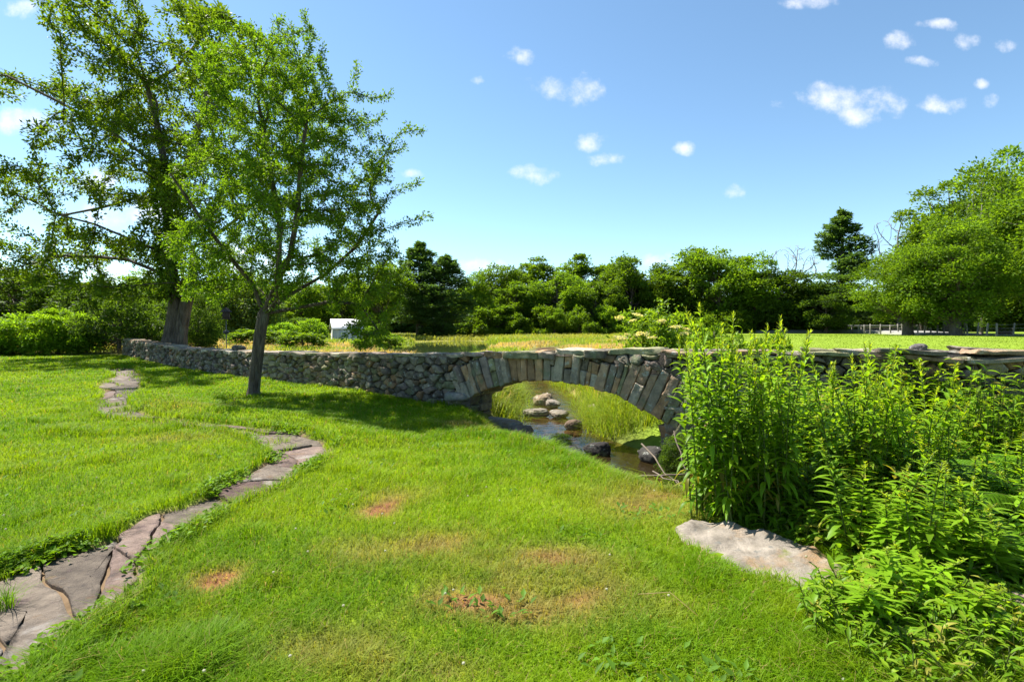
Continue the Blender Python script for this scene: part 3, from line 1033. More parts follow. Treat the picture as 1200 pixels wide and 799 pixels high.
# plantain and clover leaves among the blades
x, y = scatter(26000, 1.6, 9, 1.6, rg_)
k = (y < wall_y(np.clip(x, -22, 14)) - 0.1) & (polydist(x, y, SC) > 1.6) & ~in_path(x, y, 0.02) & (np.abs(ledge_uv(x, y)[0]) ** 2.6 + np.abs(ledge_uv(x, y)[1]) ** 2.4 > 1.2) & ((NA(x, y, 0.5) > 0.72) & (rg_.random(len(x)) < 0.5) | in_path(x + 0.2, y) | in_path(x - 0.12, y + 0.2) | in_path(x, y - 0.2))
x, y = x[k], y[k]; n = len(x)
az = rg_.random(n) * 6.28
V, F = leaves(np.c_[x, y, ground_z(x, y) + 0.015 + 0.03 * rg_.random(n)], np.c_[np.cos(az), np.sin(az), 0.35 + 0.4 * rg_.random(n)], np.tile([0, 0, 1.0], (n, 1)), 0.045 + 0.03 * rg_.random(n), 0.022 + 0.014 * rg_.random(n))
mb.add(V, F, np.repeat(np.array([0.1, 0.2, 0.022]) * (0.7 + 0.6 * rg_.random((n, 1))), 4, axis=0))
for ed_, sg_ in ((PE_L, 1), (PE_R, -1)):
    t = rg_.random(5200) * 15; i_ = t.astype(int)
    p_ = ed_[i_] + (ed_[i_ + 1] - ed_[i_]) * (t - i_)[:, None] + rg_.normal(size=(5200, 2)) * 0.07
    k = (NB.fbm(p_[:, 0], p_[:, 1], 0.6, 2) > (0.5 if sg_ > 0 else 0.64)) & (p_[:, 1] > 1.5)
    p_ = p_[k]; n = len(p_); az = rg_.random(n) * 6.28
    V, F = leaves(np.c_[p_, ground_z(p_[:, 0], p_[:, 1]) + 0.02 + 0.07 * rg_.random(n)], np.c_[np.cos(az), np.sin(az), 0.5 * rg_.random(n) + 0.1], norm(np.c_[rg_.normal(size=(n, 2)) * 0.4, np.ones(n)]), 0.035 + 0.03 * rg_.random(n), 0.02 + 0.016 * rg_.random(n))
    mb.add(V, F, np.repeat(np.array([0.13, 0.25, 0.012]) * (0.6 + 0.6 * rg_.random((n, 1))), 4, axis=0))
tag(mb.build('lawn_grass', M['grass']), 'bright yellow green mown lawn in front of the stone wall', 'grass', kind='stuff')

# clover heads
mb = MB()
x, y = scatter(150, 1.8, 9, 1.3, rg_)
k = (y < wall_y(np.clip(x, -22, 14)) - 0.6) & (polydist(x, y, SC) > 1.8) & ~in_path(x, y)
for (a_, b_) in zip(x[k], y[k]):
    V, F = rock((0.016, 0.016, 0.014), rg_, 3, 2.2, 0.05)
    mb.add(V + [a_, b_, gz(a_, b_) + 0.075], F, (0.45, 0.45, 0.36))
tag(mb.build('clover_flowers', M['grass']), 'small white clover heads dotted over the lawn', 'flowers', kind='stuff')

# long grass on the banks of the brook
mb = MB()
x = -2 + 11 * rg_.random(150000); y = 4.2 + 17 * rg_.random(150000)
d = polydist(x, y, SC); fr = y < wall_y(x); dw = np.abs(y - wall_y(x) - 0.4)
k = (d > 0.6) & (d < 2.6) & (dw > 0.75) & (NB.fbm(x, y, 0.5, 2) > 0.40) & (rg_.random(len(x)) < np.where(fr, 0.25, 0.7)) & ~(fr & (x < 1.4)) & ~(fr & (x > 1.2) & (x < 2.7) & (y > 5.4))
x, y, fr = x[k], y[k], fr[k]; n = len(x)
col = (np.array([0.15, 0.26, 0.012]) + np.array([0.12, 0.05, 0.015]) * rg_.random((n, 1))) * (0.7 + 0.6 * rg_.random((n, 1)))
blades((x, y), np.where(fr, 0.22, 0.5) * (0.6 + 0.7 * rg_.random(n)), 0.011, 0.5 + 0.9 * rg_.random(n), col, mb, rg_, 0.8)
tag(mb.build('bank_grass', M['grass']), 'long arching grass on the banks of the brook by the stone arch', 'grass', kind='stuff')

# meadow beyond the wall: tall seed grass on the left, mown field on the right
mb = MB()
x, y = scatter(150000, 11, 98, 1.35, rg_, 1.12, 2)
r_ = x / y
k = (y > wall_y(np.clip(x, -22, 14)) + 0.9) & (r_ < 0.24 + 0.05 * NA(x, y, 4)) & (x > -60) & ((polydist(x, y, SC) > 1.2) | (y > 45)) & (np.hypot((x + 7.0) / 5.4, (y - 52) / 19.0) > 0.98)
x, y = x[k], y[k]; n = len(x)
pt = NC.fbm(x, y, 9, 2); pt2 = NA.fbm(x, y, 3, 2)
tanv = (sstep(0.32, 0.48, pt) * np.where(y > 62, 0.3, 1))[:, None]
col = np.array([0.2, 0.28, 0.02]) * (1 - tanv) + np.array([0.42, 0.31, 0.13]) * tanv
col = col * (0.75 + 0.5 * rg_.random((n, 1)))
hs = (0.25 + 0.75 * pt2) * (0.7 + 0.5 * rg_.random(n)) * np.interp(y, [20, 40, 60, 64, 99], [1, 0.7, 0.6, 1.0, 0.9]) * np.where((np.abs(x / y + 0.115) < 0.07) & (y > 18) & (y < 72), 0.25, 1)
blades((x, y), hs, 0.016 * np.maximum(1, y / 14), 0.4 + 0.6 * rg_.random(n), col, mb, rg_)
tag(mb.build('meadow_grass', M['grass']), 'tall tan and green seed grass in the meadow beyond the wall', 'grass', kind='stuff')
mb = MB()
x, y = scatter(90000, 9, 98, 1.3, rg_, 1.15, 2)
k = (y > wall_y(np.clip(x, -22, 14)) + 0.9) & (x / y >= 0.22) & (y < 78)
x, y = x[k], y[k]; n = len(x)
col = np.array([0.155, 0.235, 0.02]) * (0.85 + 0.3 * NB.fbm(x, y, 5))[:, None] * (0.92 + 0.16 * rg_.random((n, 1)))
blades((x, y), 0.045 + 0.03 * rg_.random(n), 0.016 * np.maximum(1, y / 14), 0.6, col, mb, rg_)
tag(mb.build('field_grass', M['grass']), 'smooth mown green field beyond the wall at the right', 'grass', kind='stuff')


# ------------------------------------------------------------------ grown trees (space colonisation)
def grow(start, attract, step, di, dk, iters, rng, trop=(0, 0, 0.05)):
    """start: list of (point, parent index). returns points and parents"""
    pts = [np.array(p, float) for p, _ in start]; par = [q for _, q in start]
    A = np.array(attract)
    near = np.full(len(A), -1); nd = np.full(len(A), 1e9)
    fresh = list(range(len(pts)))
    alive = np.ones(len(A), bool)
    for it in range(iters):
        if fresh:
            Pn = np.array([pts[i] for i in fresh])
            D = np.linalg.norm(A[:, None] - Pn[None], axis=2)
            j = D.argmin(1); m = D[np.arange(len(A)), j]
            b = m < nd
            nd[b] = m[b]; near[b] = np.array(fresh)[j[b]]
            alive &= nd > dk
        act = alive & (nd < di)
        if not act.any():
            break
        fresh = []
        idx = np.where(act)[0]
        own = near[idx]
        dirs = norm(A[idx] - np.array(pts)[own])
        for o in np.unique(own):
            v_ = dirs[own == o].sum(0) + rng.normal(size=3) * 0.25 + np.array(trop)
            q = pts[o] + v_ / max(np.linalg.norm(v_), 1e-6) * step
            pts.append(q); par.append(int(o)); fresh.append(len(pts) - 1)
        if len(pts) > 9000:
            break
    return np.array(pts), np.array(par)


def skeleton_mesh(mb_, pts, par, r_tip, expo, r_max, col, smin=0.0):
    n = len(pts)
    ch = [[] for _ in range(n)]
    for i in range(1, n):
        if par[i] >= 0:
            ch[par[i]].append(i)
    rad = np.zeros(n)
    for i in range(n - 1, -1, -1):
        rad[i] = r_tip if not ch[i] else sum(rad[c_] ** expo for c_ in ch[i]) ** (1 / expo)
    # starting points may have children with smaller index order, so walk again
    rad = np.minimum(rad * (r_max / rad[0]) ** (np.clip(np.log(rad / r_tip) / np.log(rad[0] / r_tip), 0, 1)), r_max)
    roots = [(0, None)]
    while roots:
        i, pa = roots.pop()
        chain = [pts[pa]] if pa is not None else []
        rr = [rad[i]] if pa is not None else []
        cur = i
        while True:
            chain.append(pts[cur]); rr.append(rad[cur])
            if not ch[cur]:
                break
            cs = sorted(ch[cur], key=lambda c_: -rad[c_])
            for c_ in cs[1:]:
                roots.append((c_, cur))
            cur = cs[0]
        if len(chain) > 1 and max(rr) >= smin:
            sides = 10 if max(rr) > 0.1 else (6 if max(rr) > 0.025 else 4)
            if len(chain) == 2:
                chain.insert(1, (chain[0] + chain[1]) / 2); rr.insert(1, rr[0])
            V, F = tube(chain, rr, sides)
            mb_.add(V, F, col)
    return rad, ch


def ellipsoid_pts(n, c, r, rng, shell=0.0):
    d = rand_dir(n, rng) * (shell + (1 - shell) * rng.random((n, 1)) ** (1 / 3))
    return np.asarray(c) + d * np.asarray(r)


# --- the young tree on the lawn
rt_ = np.random.default_rng(77)
TD = 12.7; mpp = TD / FPX
base = P(297, 463, TD); base[2] = gz(base[0], base[1]) - 0.05


def tp(px, py, dy=0.0, D=TD):
    q = P(px, py, D)
    return q + [0, dy, 0]


trunk_pts = [base, tp(299, 440), tp(302, 415), tp(305, 390), tp(309, 368)]
start = [(p_, i - 1) for i, p_ in enumerate(trunk_pts)]
fork = len(start) - 1
LIMBS = [[(300, 340, -0.2), (282, 300, -0.5), (262, 262, -0.9), (240, 225, -1.2)], [(316, 340, 0.3), (318, 300, 0.5), (312, 250, 0.7), (305, 190, 0.7), (298, 130, 0.5)],
         [(328, 340, -0.2), (345, 300, -0.4), (358, 255, -0.6), (366, 200, -0.6), (372, 150, -0.5)], [(335, 345, 0.3), (370, 315, 0.7), (405, 280, 1.1), (430, 235, 1.2)],
         [(300, 345, 0.4), (270, 325, 1.0), (235, 305, 1.6)], [(330, 355, -0.6), (350, 330, -1.3), (370, 290, -1.9)], [(345, 362, 0.1), (385, 356, 0.2), (420, 360, 0.2), (440, 385, 0.2)],
         [(312, 345, 0.9), (300, 300, 1.5), (285, 250, 1.9)]]
for lb in LIMBS:
    prev = fork
    for (a_, b_, dy) in lb:
        start.append((tp(a_, b_, dy) + rt_.normal(size=3) * 0.05, prev)); prev = len(start) - 1
    # subdivide long spans lightly by colonisation itself
att = []
for (cx, cy, rx, ry, dy, n) in [(325, 150, 85, 110, 0, 620), (285, 90, 50, 60, 0, 220), (395, 200, 65, 85, 0, 380), (270, 235, 55, 80, 0, 300), (345, 260, 95, 70, 0, 420), (415, 285, 45, 55, 0, 190), (240, 290, 40, 35, 0, 120), (430, 370, 38, 44, 0, 170), (365, 325, 70, 30, 0, 160), (450, 320, 26, 50, 0.3, 90), (225, 330, 34, 34, 0.6, 90), (270, 300, 50, 30, -0.8, 120), (345, 65, 40, 40, 0, 120)]:
    att.append(ellipsoid_pts(n, tp(cx, cy, dy), (rx * mpp, min(rx * mpp * 1.3, 2.4), ry * mpp), rt_, 0.25))
wisp = []
for (a_, b_) in [((420, 215), (500, 156)), ((425, 275), (512, 252)), ((400, 150), (422, 68)), ((440, 235), (492, 212)), ((430, 180), (465, 105)), ((420, 120), (452, 120)), ((330, 90), (352, 12)), ((445, 330), (480, 300)), ((250, 200), (205, 150)), ((430, 200), (478, 138))]:
    t_ = np.linspace(0, 1, 14)[:, None]
    wisp.append(tp(*a_) * (1 - t_) + tp(*b_) * t_ + rt_.normal(size=(14, 3)) * 0.05)
pts, par = grow(start, np.vstack(att + wisp), 0.17, 1.6, 0.26, 120, rt_, (0, 0, 0.08))
t1 = empty('lawn_tree', (0, 0, 0), 'young green tree with a dark slim trunk standing alone on the lawn', 'tree')
mb = MB()
rad, ch = skeleton_mesh(mb, pts, par, 0.005, 2.25, 0.135, (0.11, 0.09, 0.075))
V, F = tube([base + [0, 0, -0.1], base + [0, 0, 0.02], base + [0, 0, 0.22]], [0.22, 0.175, 0.135], 12, False)
mb.add(V, F, (0.11, 0.09, 0.075))
mb.build('trunk', M['bark'], t1, smooth=True)


def twig_leaves(pts, par, rad, rmax, count, L, W, rng, cols, spread, upbias=0.35):
    i = np.where((rad < rmax) & (par >= 0))[0]
    j = rng.choice(i, count)
    f = rng.random((count, 1))
    pos = pts[par[j]] * (1 - f) + pts[j] * f
    tw = norm(pts[j] - pts[par[j]])
    out = norm(rand_dir(count, rng) + tw * 0.8 + [0, 0, -0.1])
    pos = pos + out * rng.random((count, 1)) * spread
    nrm_ = norm(rand_dir(count, rng) + [0, 0, upbias * 2.5])
    V, F = leaves(pos, out, nrm_, L * (0.6 + 0.7 * rng.random(count)), W * (0.6 + 0.7 * rng.random(count)))
    cl = cols[rng.integers(len(cols), size=count)] * (0.7 + 0.6 * rng.random((count, 1)))
    return V, F, np.repeat(cl, 4, axis=0)


mb = MB()
mb.add(*twig_leaves(pts, par, rad, 0.03, 102000, 0.068, 0.038, rt_, np.array([(0.095, 0.18, 0.012), (0.12, 0.21, 0.013), (0.08, 0.155, 0.012)]), 0.13))
mb.build('crown', M['leaf'], t1)

# --- the old double-trunked tree beyond the wall
rb = np.random.default_rng(99)
BD = 27.0; mpb = BD / FPX
bb = lambda px, py, dy=0.0: P(px, py, BD) + [0, dy, 0]
base = bb(200, 415); base[2] = gz(base[0], base[1]) - 0.1
start = [(base, -1), (bb(203, 395), 0), (bb(206, 370), 1), (bb(205, 345), 2), (bb(199, 300), 3), (bb(197, 250), 4), (bb(194, 200), 5), (bb(185, 150), 6), (bb(172, 100), 7), (bb(160, 60), 8)]
def limb(prev, pl):
    for (a_, b_, dy) in pl:
        start.append((bb(a_, b_, dy), prev)); prev = len(start) - 1
limb(3, [(190, 325, 0.5), (160, 312, 1.0), (125, 300, 1.4), (85, 296, 1.6), (40, 295, 1.5)])
limb(4, [(170, 285, -0.8), (140, 270, -1.6), (110, 262, -2.2)])
limb(5, [(170, 225, 1.0), (130, 222, 1.8), (80, 232, 2.2), (30, 240, 2.4)])
limb(6, [(150, 165, -1), (110, 140, -1.8), (60, 115, -2.4), (10, 118, -2.6)])
limb(5, [(215, 220, -0.5), (240, 180, -1), (255, 130, -1.2), (262, 80, -1), (275, 35, -0.8)])
limb(7, [(160, 105, 1.5), (130, 70, 2.2), (105, 40, 2.6)])
limb(8, [(190, 70, 1.0), (215, 30, 1.4), (225, -10, 1.4)])
limb(4, [(230, 275, 1.4), (262, 240, 2.0), (300, 200, 2.2), (330, 160, 2.2)])
limb(3, [(225, 335, -1.2), (255, 325, -2.0), (285, 320, -2.6)])
CL = [(98, 32, 30, 16, 26), (160, 26, 32, 28, 40), (222, 16, 28, 22, 26), (130, 78, 48, 20, 50), (64, 98, 34, 14, 34), (12, 112, 30, 14, 34), (100, 116, 42, 16, 44), (180, 92, 42, 30, 60), (150, 148, 50, 22, 60), (226, 118, 40, 44, 70), (95, 178, 40, 12, 30), (42, 212, 44, 13, 40), (8, 252, 24, 18, 26),
      (108, 205, 36, 12, 28), (145, 232, 46, 16, 40), (204, 195, 34, 42, 60), (52, 290, 62, 11, 44), (128, 285, 48, 14, 44), (18, 318, 36, 16, 40), (62, 334, 30, 10, 22), (195, 285, 44, 26, 50), (242, 240, 38, 44, 60), (265, 335, 36, 22, 40), (278, 18, 28, 16, 26), (245, 62, 28, 34, 40), (300, 60, 34, 40, 40), (330, 130, 40, 50, 50), (300, 190, 46, 46, 60), (140, 330, 40, 12, 26), (170, 345, 40, 14, 24)]
att = []
for (cx, cy, rx, ry, n) in CL:
    for kk in range(2):
        att.append(ellipsoid_pts(n, bb(cx + rb.normal() * 6, cy, rb.normal() * 2.6), (rx * mpb, 1.6, ry * mpb), rb, 0.15))
pts, par = grow(start, np.vstack(att), 0.4, 4.5, 0.55, 120, rb, (0, 0, 0.02))
t2 = empty('old_tree', (0, 0, 0), 'big spreading old tree with a thick double trunk just behind the wall', 'tree')
mb = MB()
BK = (0.12, 0.1, 0.085)
rad, ch = skeleton_mesh(mb, pts, par, 0.012, 2.3, 0.28, BK, 0.0)
V, F = tube([base + [-0.3, 0, -0.1], bb(200, 395), bb(203, 372), bb(205, 350)], [0.52, 0.36, 0.31, 0.27], 14, False); mb.add(V, F, BK)
V, F = tube([base + [0.35, 0.1, -0.1], bb(211, 392), bb(216, 365), bb(222, 340), bb(226, 318), bb(222, 290, 0.3)], [0.42, 0.33, 0.3, 0.27, 0.2, 0.1], 12); mb.add(V, F, BK)
mb.build('trunk', M['bark'], t2, smooth=True)
mb = MB()
mb.add(*twig_leaves(pts, par, rad, 0.045, 84000, 0.175, 0.1, rb, np.array([(0.115, 0.2, 0.012), (0.145, 0.235, 0.014), (0.1, 0.175, 0.013)]), 0.36, 0.5))
mb.build('crown', M['leaf'], t2)
# creeper on its trunk
mb = MB()
n = 3600
f = rb.random(n); ty = 345 - 160 * f
tx = np.interp(ty, [150, 200, 250, 300, 345], [185, 194, 197, 199, 205])
az = rb.random(n) * 6.28
o_ = np.c_[np.cos(az), np.sin(az), rb.normal(size=n) * 0.3]
pos = np.array([bb(a_, b_) for a_, b_ in zip(tx, ty)]) + o_ * (0.32 + 0.35 * rb.random((n, 1)))
V, F = leaves(pos, norm(o_ + [0, 0, -0.6]), norm(o_ + [0, 0, 0.6]), 0.2, 0.16)
mb.add(V, F, np.repeat(np.array([0.1, 0.19, 0.014]) * (0.7 + 0.6 * rb.random((n, 1))), 4, axis=0))
mb.build('creeper', M['leaf'], t2)


# ------------------------------------------------------------------ background trees: prototypes, then individual copies
def clump_tree(seed, h, r, n_clumps, n_leaf, L, cols, low=0.12, top_bias=0.0, squash=0.85, droop=0.0, cone=0.0, trunk_r=0.25, dome=False):
    """returns (trunk mesh builder, crown mesh builder) of a broad-leaved tree, base at the origin"""
    rr = np.random.default_rng(seed)
    tm, cm = MB(), MB()
    bark = np.array([0.11, 0.09, 0.075])
    lean = rr.normal(size=2) * 0.03 * h
    tl = np.linspace(0, 1, 7)
    tpts = np.c_[lean[0] * tl ** 2 + rr.normal(size=7) * 0.008 * h * tl, lean[1] * tl ** 2 + rr.normal(size=7) * 0.008 * h * tl, tl * h * 0.86]
    V, F = tube(tpts, trunk_r * (1.25 - tl) ** 0.9 * np.where(tl == 0, 1.35, 1), 8); tm.add(V, F, bark)
    zc = h * (low + 1) / 2; hz = h * (1 - low) / 2
    per = n_leaf // n_clumps
    for k in range(n_clumps):
        d = rand_dir(1, rr)[0]
        rr_ = 0.35 + 0.6 * rr.random() ** 0.6
        wz = d[2] * rr_
        prof = 1.0 - cone * (wz + 1) / 2 if cone else 1.0
        cen = np.array([d[0] * rr_ * r * prof, d[1] * rr_ * r * prof, zc + wz * hz * 0.92])
        if dome:
            zf = rr.random() ** 1.25; a_ = rr.random() * 6.283; q_ = (0.55 + 0.45 * rr.random()) * math.sqrt(1 - 0.9 * zf ** 2)
            cen = np.array([r * 0.8 * q_ * math.cos(a_), r * 0.8 * q_ * math.sin(a_), h * (0.06 + 0.8 * zf)]); prof = 1.0
        cr_ = r * (0.22 + 0.2 * rr.random()) * (0.6 + 0.4 * prof)
        f = np.clip((cen[2] - 0.18 * h * rr.random() - 0.1 * h) / (0.86 * h), 0.15, 0.9)
        b = np.array([np.interp(f, tl, tpts[:, 0]), np.interp(f, tl, tpts[:, 1]), f * h * 0.86])
        mid = (b + cen) / 2 + [0, 0, 0.04 * h * rr.normal() + 0.02 * h]
        V, F = tube([b, mid, cen], [trunk_r * 0.34 * (1.1 - f * 0.6), trunk_r * 0.2, 0.02], 5); tm.add(V, F, bark)
        dd = rand_dir(per, rr)
        dd[:, 2] = np.where(dd[:, 2] < -0.45, -dd[:, 2] * 0.8, dd[:, 2])
        rad_ = cr_ * rr.random((per, 1)) ** 0.3 * (0.85 + 0.3 * np.sin(dd[:, :1] * 5 + k) * np.sin(dd[:, 1:2] * 6 + 2 * k))
        pos = cen + dd * rad_ * [1, 1, squash]
        out = norm(dd + rand_dir(per, rr) * 0.7 + [0, 0, -0.15 - droop])
        nrm_ = norm(rand_dir(per, rr) * 0.8 + dd * 0.5 + [0, 0, 0.7])
        if droop:
            pos[:, 2] -= droop * cr_ * rr.random(per) * 2.2
        V, F = leaves(pos, out, nrm_, L * (0.6 + 0.8 * rr.random(per)), L * 0.6 * (0.6 + 0.8 * rr.random(per)), 0.15)
        cl = cols[rr.integers(len(cols))] * (0.85 + 0.3 * rr.random()) * (0.75 + 0.5 * rr.random((per, 1)))
        cm.add(V, F, np.repeat(cl, 4, axis=0))
    return tm, cm


def conifer(seed, h, r, tiers, n_leaf, L, cols, gap=0.1, ragged=0.3):
    rr = np.random.default_rng(seed)
    tm, cm = MB(), MB()
    tl = np.linspace(0, 1, 6)
    V, F = tube(np.c_[tl * 0, tl * 0, tl * h * 0.97], 0.028 * h * (1.06 - tl), 8); tm.add(V, F, (0.09, 0.075, 0.065))
    nb = tiers * 6
    per = n_leaf // nb
    for k in range(nb):
        f = gap + (1 - gap) * (k + rr.random()) / nb
        prof = np.interp(f, [0, 0.12, 0.35, 0.7, 0.9, 1.0], [0.55, 0.85, 1.0, 0.72, 0.4, 0.08])
        ln = r * prof * (1 - ragged + 2 * ragged * rr.random() * 0.75)
        az = rr.random() * 6.28
        d = np.array([math.cos(az), math.sin(az), 0.12 + 0.2 * (f - 0.4)])
        b = np.array([0, 0, f * h * 0.96]); e = b + d * ln
        V, F = tube([b, (b + e) / 2 + [0, 0, -0.02 * h * (1 - f)], e], [0.05 * (1.2 - f), 0.03, 0.01], 4); tm.add(V, F, (0.09, 0.075, 0.065))
        t_ = rr.random((per, 1)) ** 0.7
        side = np.array([-d[1], d[0], 0])
        wide = ln * 0.34 * np.sin(np.clip(t_, 0.05, 1) * 2.6)
        pos = b + d * ln * t_ + side * rr.normal(size=(per, 1)) * wide * 0.6 + np.c_[np.zeros((per, 2)), rr.normal(size=per) * 0.035 * r * 1.6]
        out = norm(d * 0.6 + side * rr.normal(size=(per, 1)) + rand_dir(per, rr) * 0.5 + [0, 0, 0.15])
        V, F = leaves(pos, out, norm(rand_dir(per, rr) * 0.7 + [0, 0, 0.8]), L * (0.6 + 0.8 * rr.random(per)), L * 0.42, 0.1)
        cm.add(V, F, np.repeat(cols[rr.integers(len(cols))] * (0.75 + 0.5 * rr.random((per, 1))), 4, axis=0))
    return tm, cm


GREENS = np.array([(0.105, 0.19, 0.013), (0.125, 0.215, 0.015), (0.088, 0.162, 0.014), (0.115, 0.2, 0.012)])
LIME = np.array([(0.13, 0.23, 0.014), (0.15, 0.25, 0.016), (0.11, 0.2, 0.013)])
DEEP = np.array([(0.065, 0.125, 0.015), (0.078, 0.142, 0.017), (0.06, 0.112, 0.015)])
PINE = np.array([(0.08, 0.155, 0.04), (0.095, 0.175, 0.042), (0.07, 0.14, 0.036)])

PROTO = {}
LENH = {'edge': (4.5, 3.4), 'round': (14, 5.2), 'tall': (16, 3.9), 'lime': (12, 4.6), 'maple0': (15, 6.2), 'maple1': (18, 7.2), 'maple2': (20, 6.4), 'deep': (12, 5.0), 'willow': (11, 5.0), 'pine0': (20, 4.2), 'pine1': (20, 4.4), 'spruce': (16, 3.8), 'shrub0': (2.6, 1.9), 'shrub1': (2.6, 1.8), 'shrub2': (4.5, 3.0), 'shrub3': (2.2, 1.3)}


def proto(key, builders, bark='far_bark', leaf='far_leaf'):
    tm, cm = builders
    V = np.concatenate(cm.V); H0, R0 = LENH.get(key) or LENH[key.rstrip('0123456789')]
    cm.V = [v_ * [1, 1, 1] for v_ in cm.V]
    fz, fr = H0 / np.percentile(V[:, 2], 99.7), R0 / np.percentile(np.hypot(V[:, 0], V[:, 1]), 98)
    for b in (tm, cm):
        b.V = [v_ * [fr, fr, fz] for v_ in b.V]
    PROTO[key] = (tm.mesh('trunk', M[bark], True), cm.mesh('crown', M[leaf]))


for i in range(4):
    proto('round%d' % i, clump_tree(200 + i, 14, 5.2, 56, 16000, 0.4, GREENS, 0.02))
for i in range(3):
    proto('tall%d' % i, clump_tree(220 + i, 16, 3.9, 52, 15000, 0.4, GREENS, 0.03, squash=0.95))
for i in range(2):
    proto('lime%d' % i, clump_tree(240 + i, 12, 4.6, 40, 13000, 0.36, LIME, 0.08))
proto('maple0', clump_tree(250, 15, 6.2, 80, 34000, 0.3, LIME * 0.92, 0.06, squash=0.85, trunk_r=0.45))
proto('maple1', clump_tree(251, 18, 7.2, 95, 38000, 0.34, GREENS * 1.1, 0.03, squash=0.85, trunk_r=0.5))
proto('maple2', clump_tree(252, 20, 6.4, 85, 32000, 0.36, GREENS * 1.1, 0.02, squash=0.85, trunk_r=0.45))
proto('deep0', clump_tree(260, 12, 5.0, 44, 13000, 0.4, DEEP, 0.02))
proto('willow0', clump_tree(270, 11, 5.0, 46, 15000, 0.4, np.array([(0.1, 0.16, 0.03), (0.085, 0.14, 0.028)]), 0.05, squash=0.5, droop=0.9))
proto('pine0', conifer(280, 20, 4.2, 17, 20000, 0.5, PINE, 0.08, 0.35), leaf='needle')
proto('pine1', conifer(281, 20, 4.4, 15, 20000, 0.5, PINE, 0.14, 0.4), leaf='needle')
proto('spruce0', conifer(282, 16, 3.8, 22, 22000, 0.42, PINE * 0.9, 0.02, 0.2), leaf='needle')
proto('edge0', clump_tree(295, 4.5, 3.4, 34, 8000, 0.34, GREENS * 1.05, 0.0, squash=0.8, trunk_r=0.08, dome=True))
proto('edge1', clump_tree(296, 4.5, 3.4, 34, 8000, 0.34, LIME * 0.9, 0.0, squash=0.8, trunk_r=0.08, dome=True))
proto('shrub0', clump_tree(290, 2.6, 1.9, 40, 12000, 0.13, LIME * 1.45, 0.0, squash=0.7, trunk_r=0.05, dome=True))
proto('shrub1', clump_tree(291, 2.6, 1.8, 38, 11000, 0.13, LIME * 1.35, 0.0, squash=0.7, trunk_r=0.05, dome=True))
proto('shrub2', clump_tree(292, 4.5, 3.0, 46, 14000, 0.16, DEEP, 0.0, squash=0.6, trunk_r=0.1, dome=True))
proto('shrub3', clump_tree(293, 2.2, 1.3, 24, 5000, 0.14, LIME * 1.0, 0.0, squash=0.8, trunk_r=0.04, dome=True))



def place(key, px, D, top, halfpx, label, name='broadleaf_tree', cat='tree', group=None, rz=None, base=None, stem='trunk'):
    """stand a copy of a prototype at distance D so that its crown reaches the height seen at photo row `top`"""
    x = (px - 600) / FPX * D
    z = gz(x, D) - 0.05 if base is None else base
    hgt = EYE - (top - HOR) / FPX * D - z
    H0, R0 = LENH.get(key) or LENH[key.rstrip('0123456789')]
    sz = hgt / H0; sx = halfpx / FPX * D / R0
    e = empty(name, (x, D, z), label, cat, group, R.random() * 6.28 if rz is None else rz, (sx, sx, sz))
    link_mesh(stem, PROTO[key][0], e)
    link_mesh('crown', PROTO[key][1], e)
    return e


# tree line beyond the pond, from the pines to the right-hand trees
ROW = [('lime0', 552, 99, 322, 24, 'pale green round tree at the left end of the tree line, beside the dark pines'),
       ('round0', 590, 108, 312, 30, 'mid green tree beyond the pond, next right of the pale green one'),
       ('lime1', 585, 97, 356, 20, 'small bright tree low in front of the tree line at the pond bank'),
       ('tall0', 628, 110, 304, 26, 'tall oval tree beyond the pond, first high bump of the tree line'),
       ('round1', 655, 101, 318, 30, 'round tree in the front of the tree line above the crown of the arch'),
       ('tall1', 682, 112, 300, 28, 'tall rounded tree at the middle of the tree line, above the arch'),
       ('tall2', 716, 111, 304, 26, 'narrow tall tree right of the middle of the tree line'),
       ('round2', 738, 103, 302, 32, 'broad mid green tree above the cream-flowered shrub, left of its top'),
       ('round3', 776, 106, 310, 32, 'darker round tree in the tree line above the cream-flowered shrub'),
       ('tall0', 812, 104, 291, 30, 'highest tree of the tree line, just right of the cream-flowered shrub'),
       ('round0', 842, 99, 293, 34, 'broad leafy tree of the tree line behind the left edge of the tall weeds'),
       ('round2', 884, 97, 300, 34, 'dark leafy tree behind the tall weeds, left of the bare grey tree'),
       ('deep0', 912, 94, 318, 34, 'low dark tree in front of the bare grey tree'),
       ('deep0', 950, 97, 332, 30, 'low dark bushy tree close on the left of the tall pine'),
       ('deep0', 968, 88, 345, 24, 'lowest dark tree at the foot of the tall pine'),
       ('tall1', 603, 99, 330, 22, 'slim green tree between the small bright tree and the first high bump'),
       ('round1', 700, 99, 330, 26, 'lower tree filling the front of the tree line right of the arch crown'),
       ('lime0', 650, 92, 362, 14, 'little bright young tree standing alone at the pond bank before the tree line'),
       ('shrub3', 690, 90, 378, 7, 'tiny bright bush at the edge of the meadow before the tree line')]
for (key, px, D, top, hw, lab) in ROW:
    sh = key.startswith('shrub')
    place(key, px, D, top, hw * 1.25, lab, 'bush' if sh else 'broadleaf_tree', 'bush' if sh else 'tree', 'trees beyond the pond', stem='stem' if sh else 'trunk')
rz_ = np.random.default_rng(222)
for i, px in enumerate([548, 566, 612, 634, 668, 705, 728, 752, 781, 806, 835, 862, 890, 920, 945]):
    place('edge%d' % (i % 2), px + rz_.normal() * 4, 93 + rz_.random() * 4, 366 + rz_.normal() * 5, 20 + 6 * rz_.random(), 'rounded green bush in the continuous scrub along the foot of the far tree line', 'bush', 'bush', 'scrub along the foot of the tree line', stem='stem')
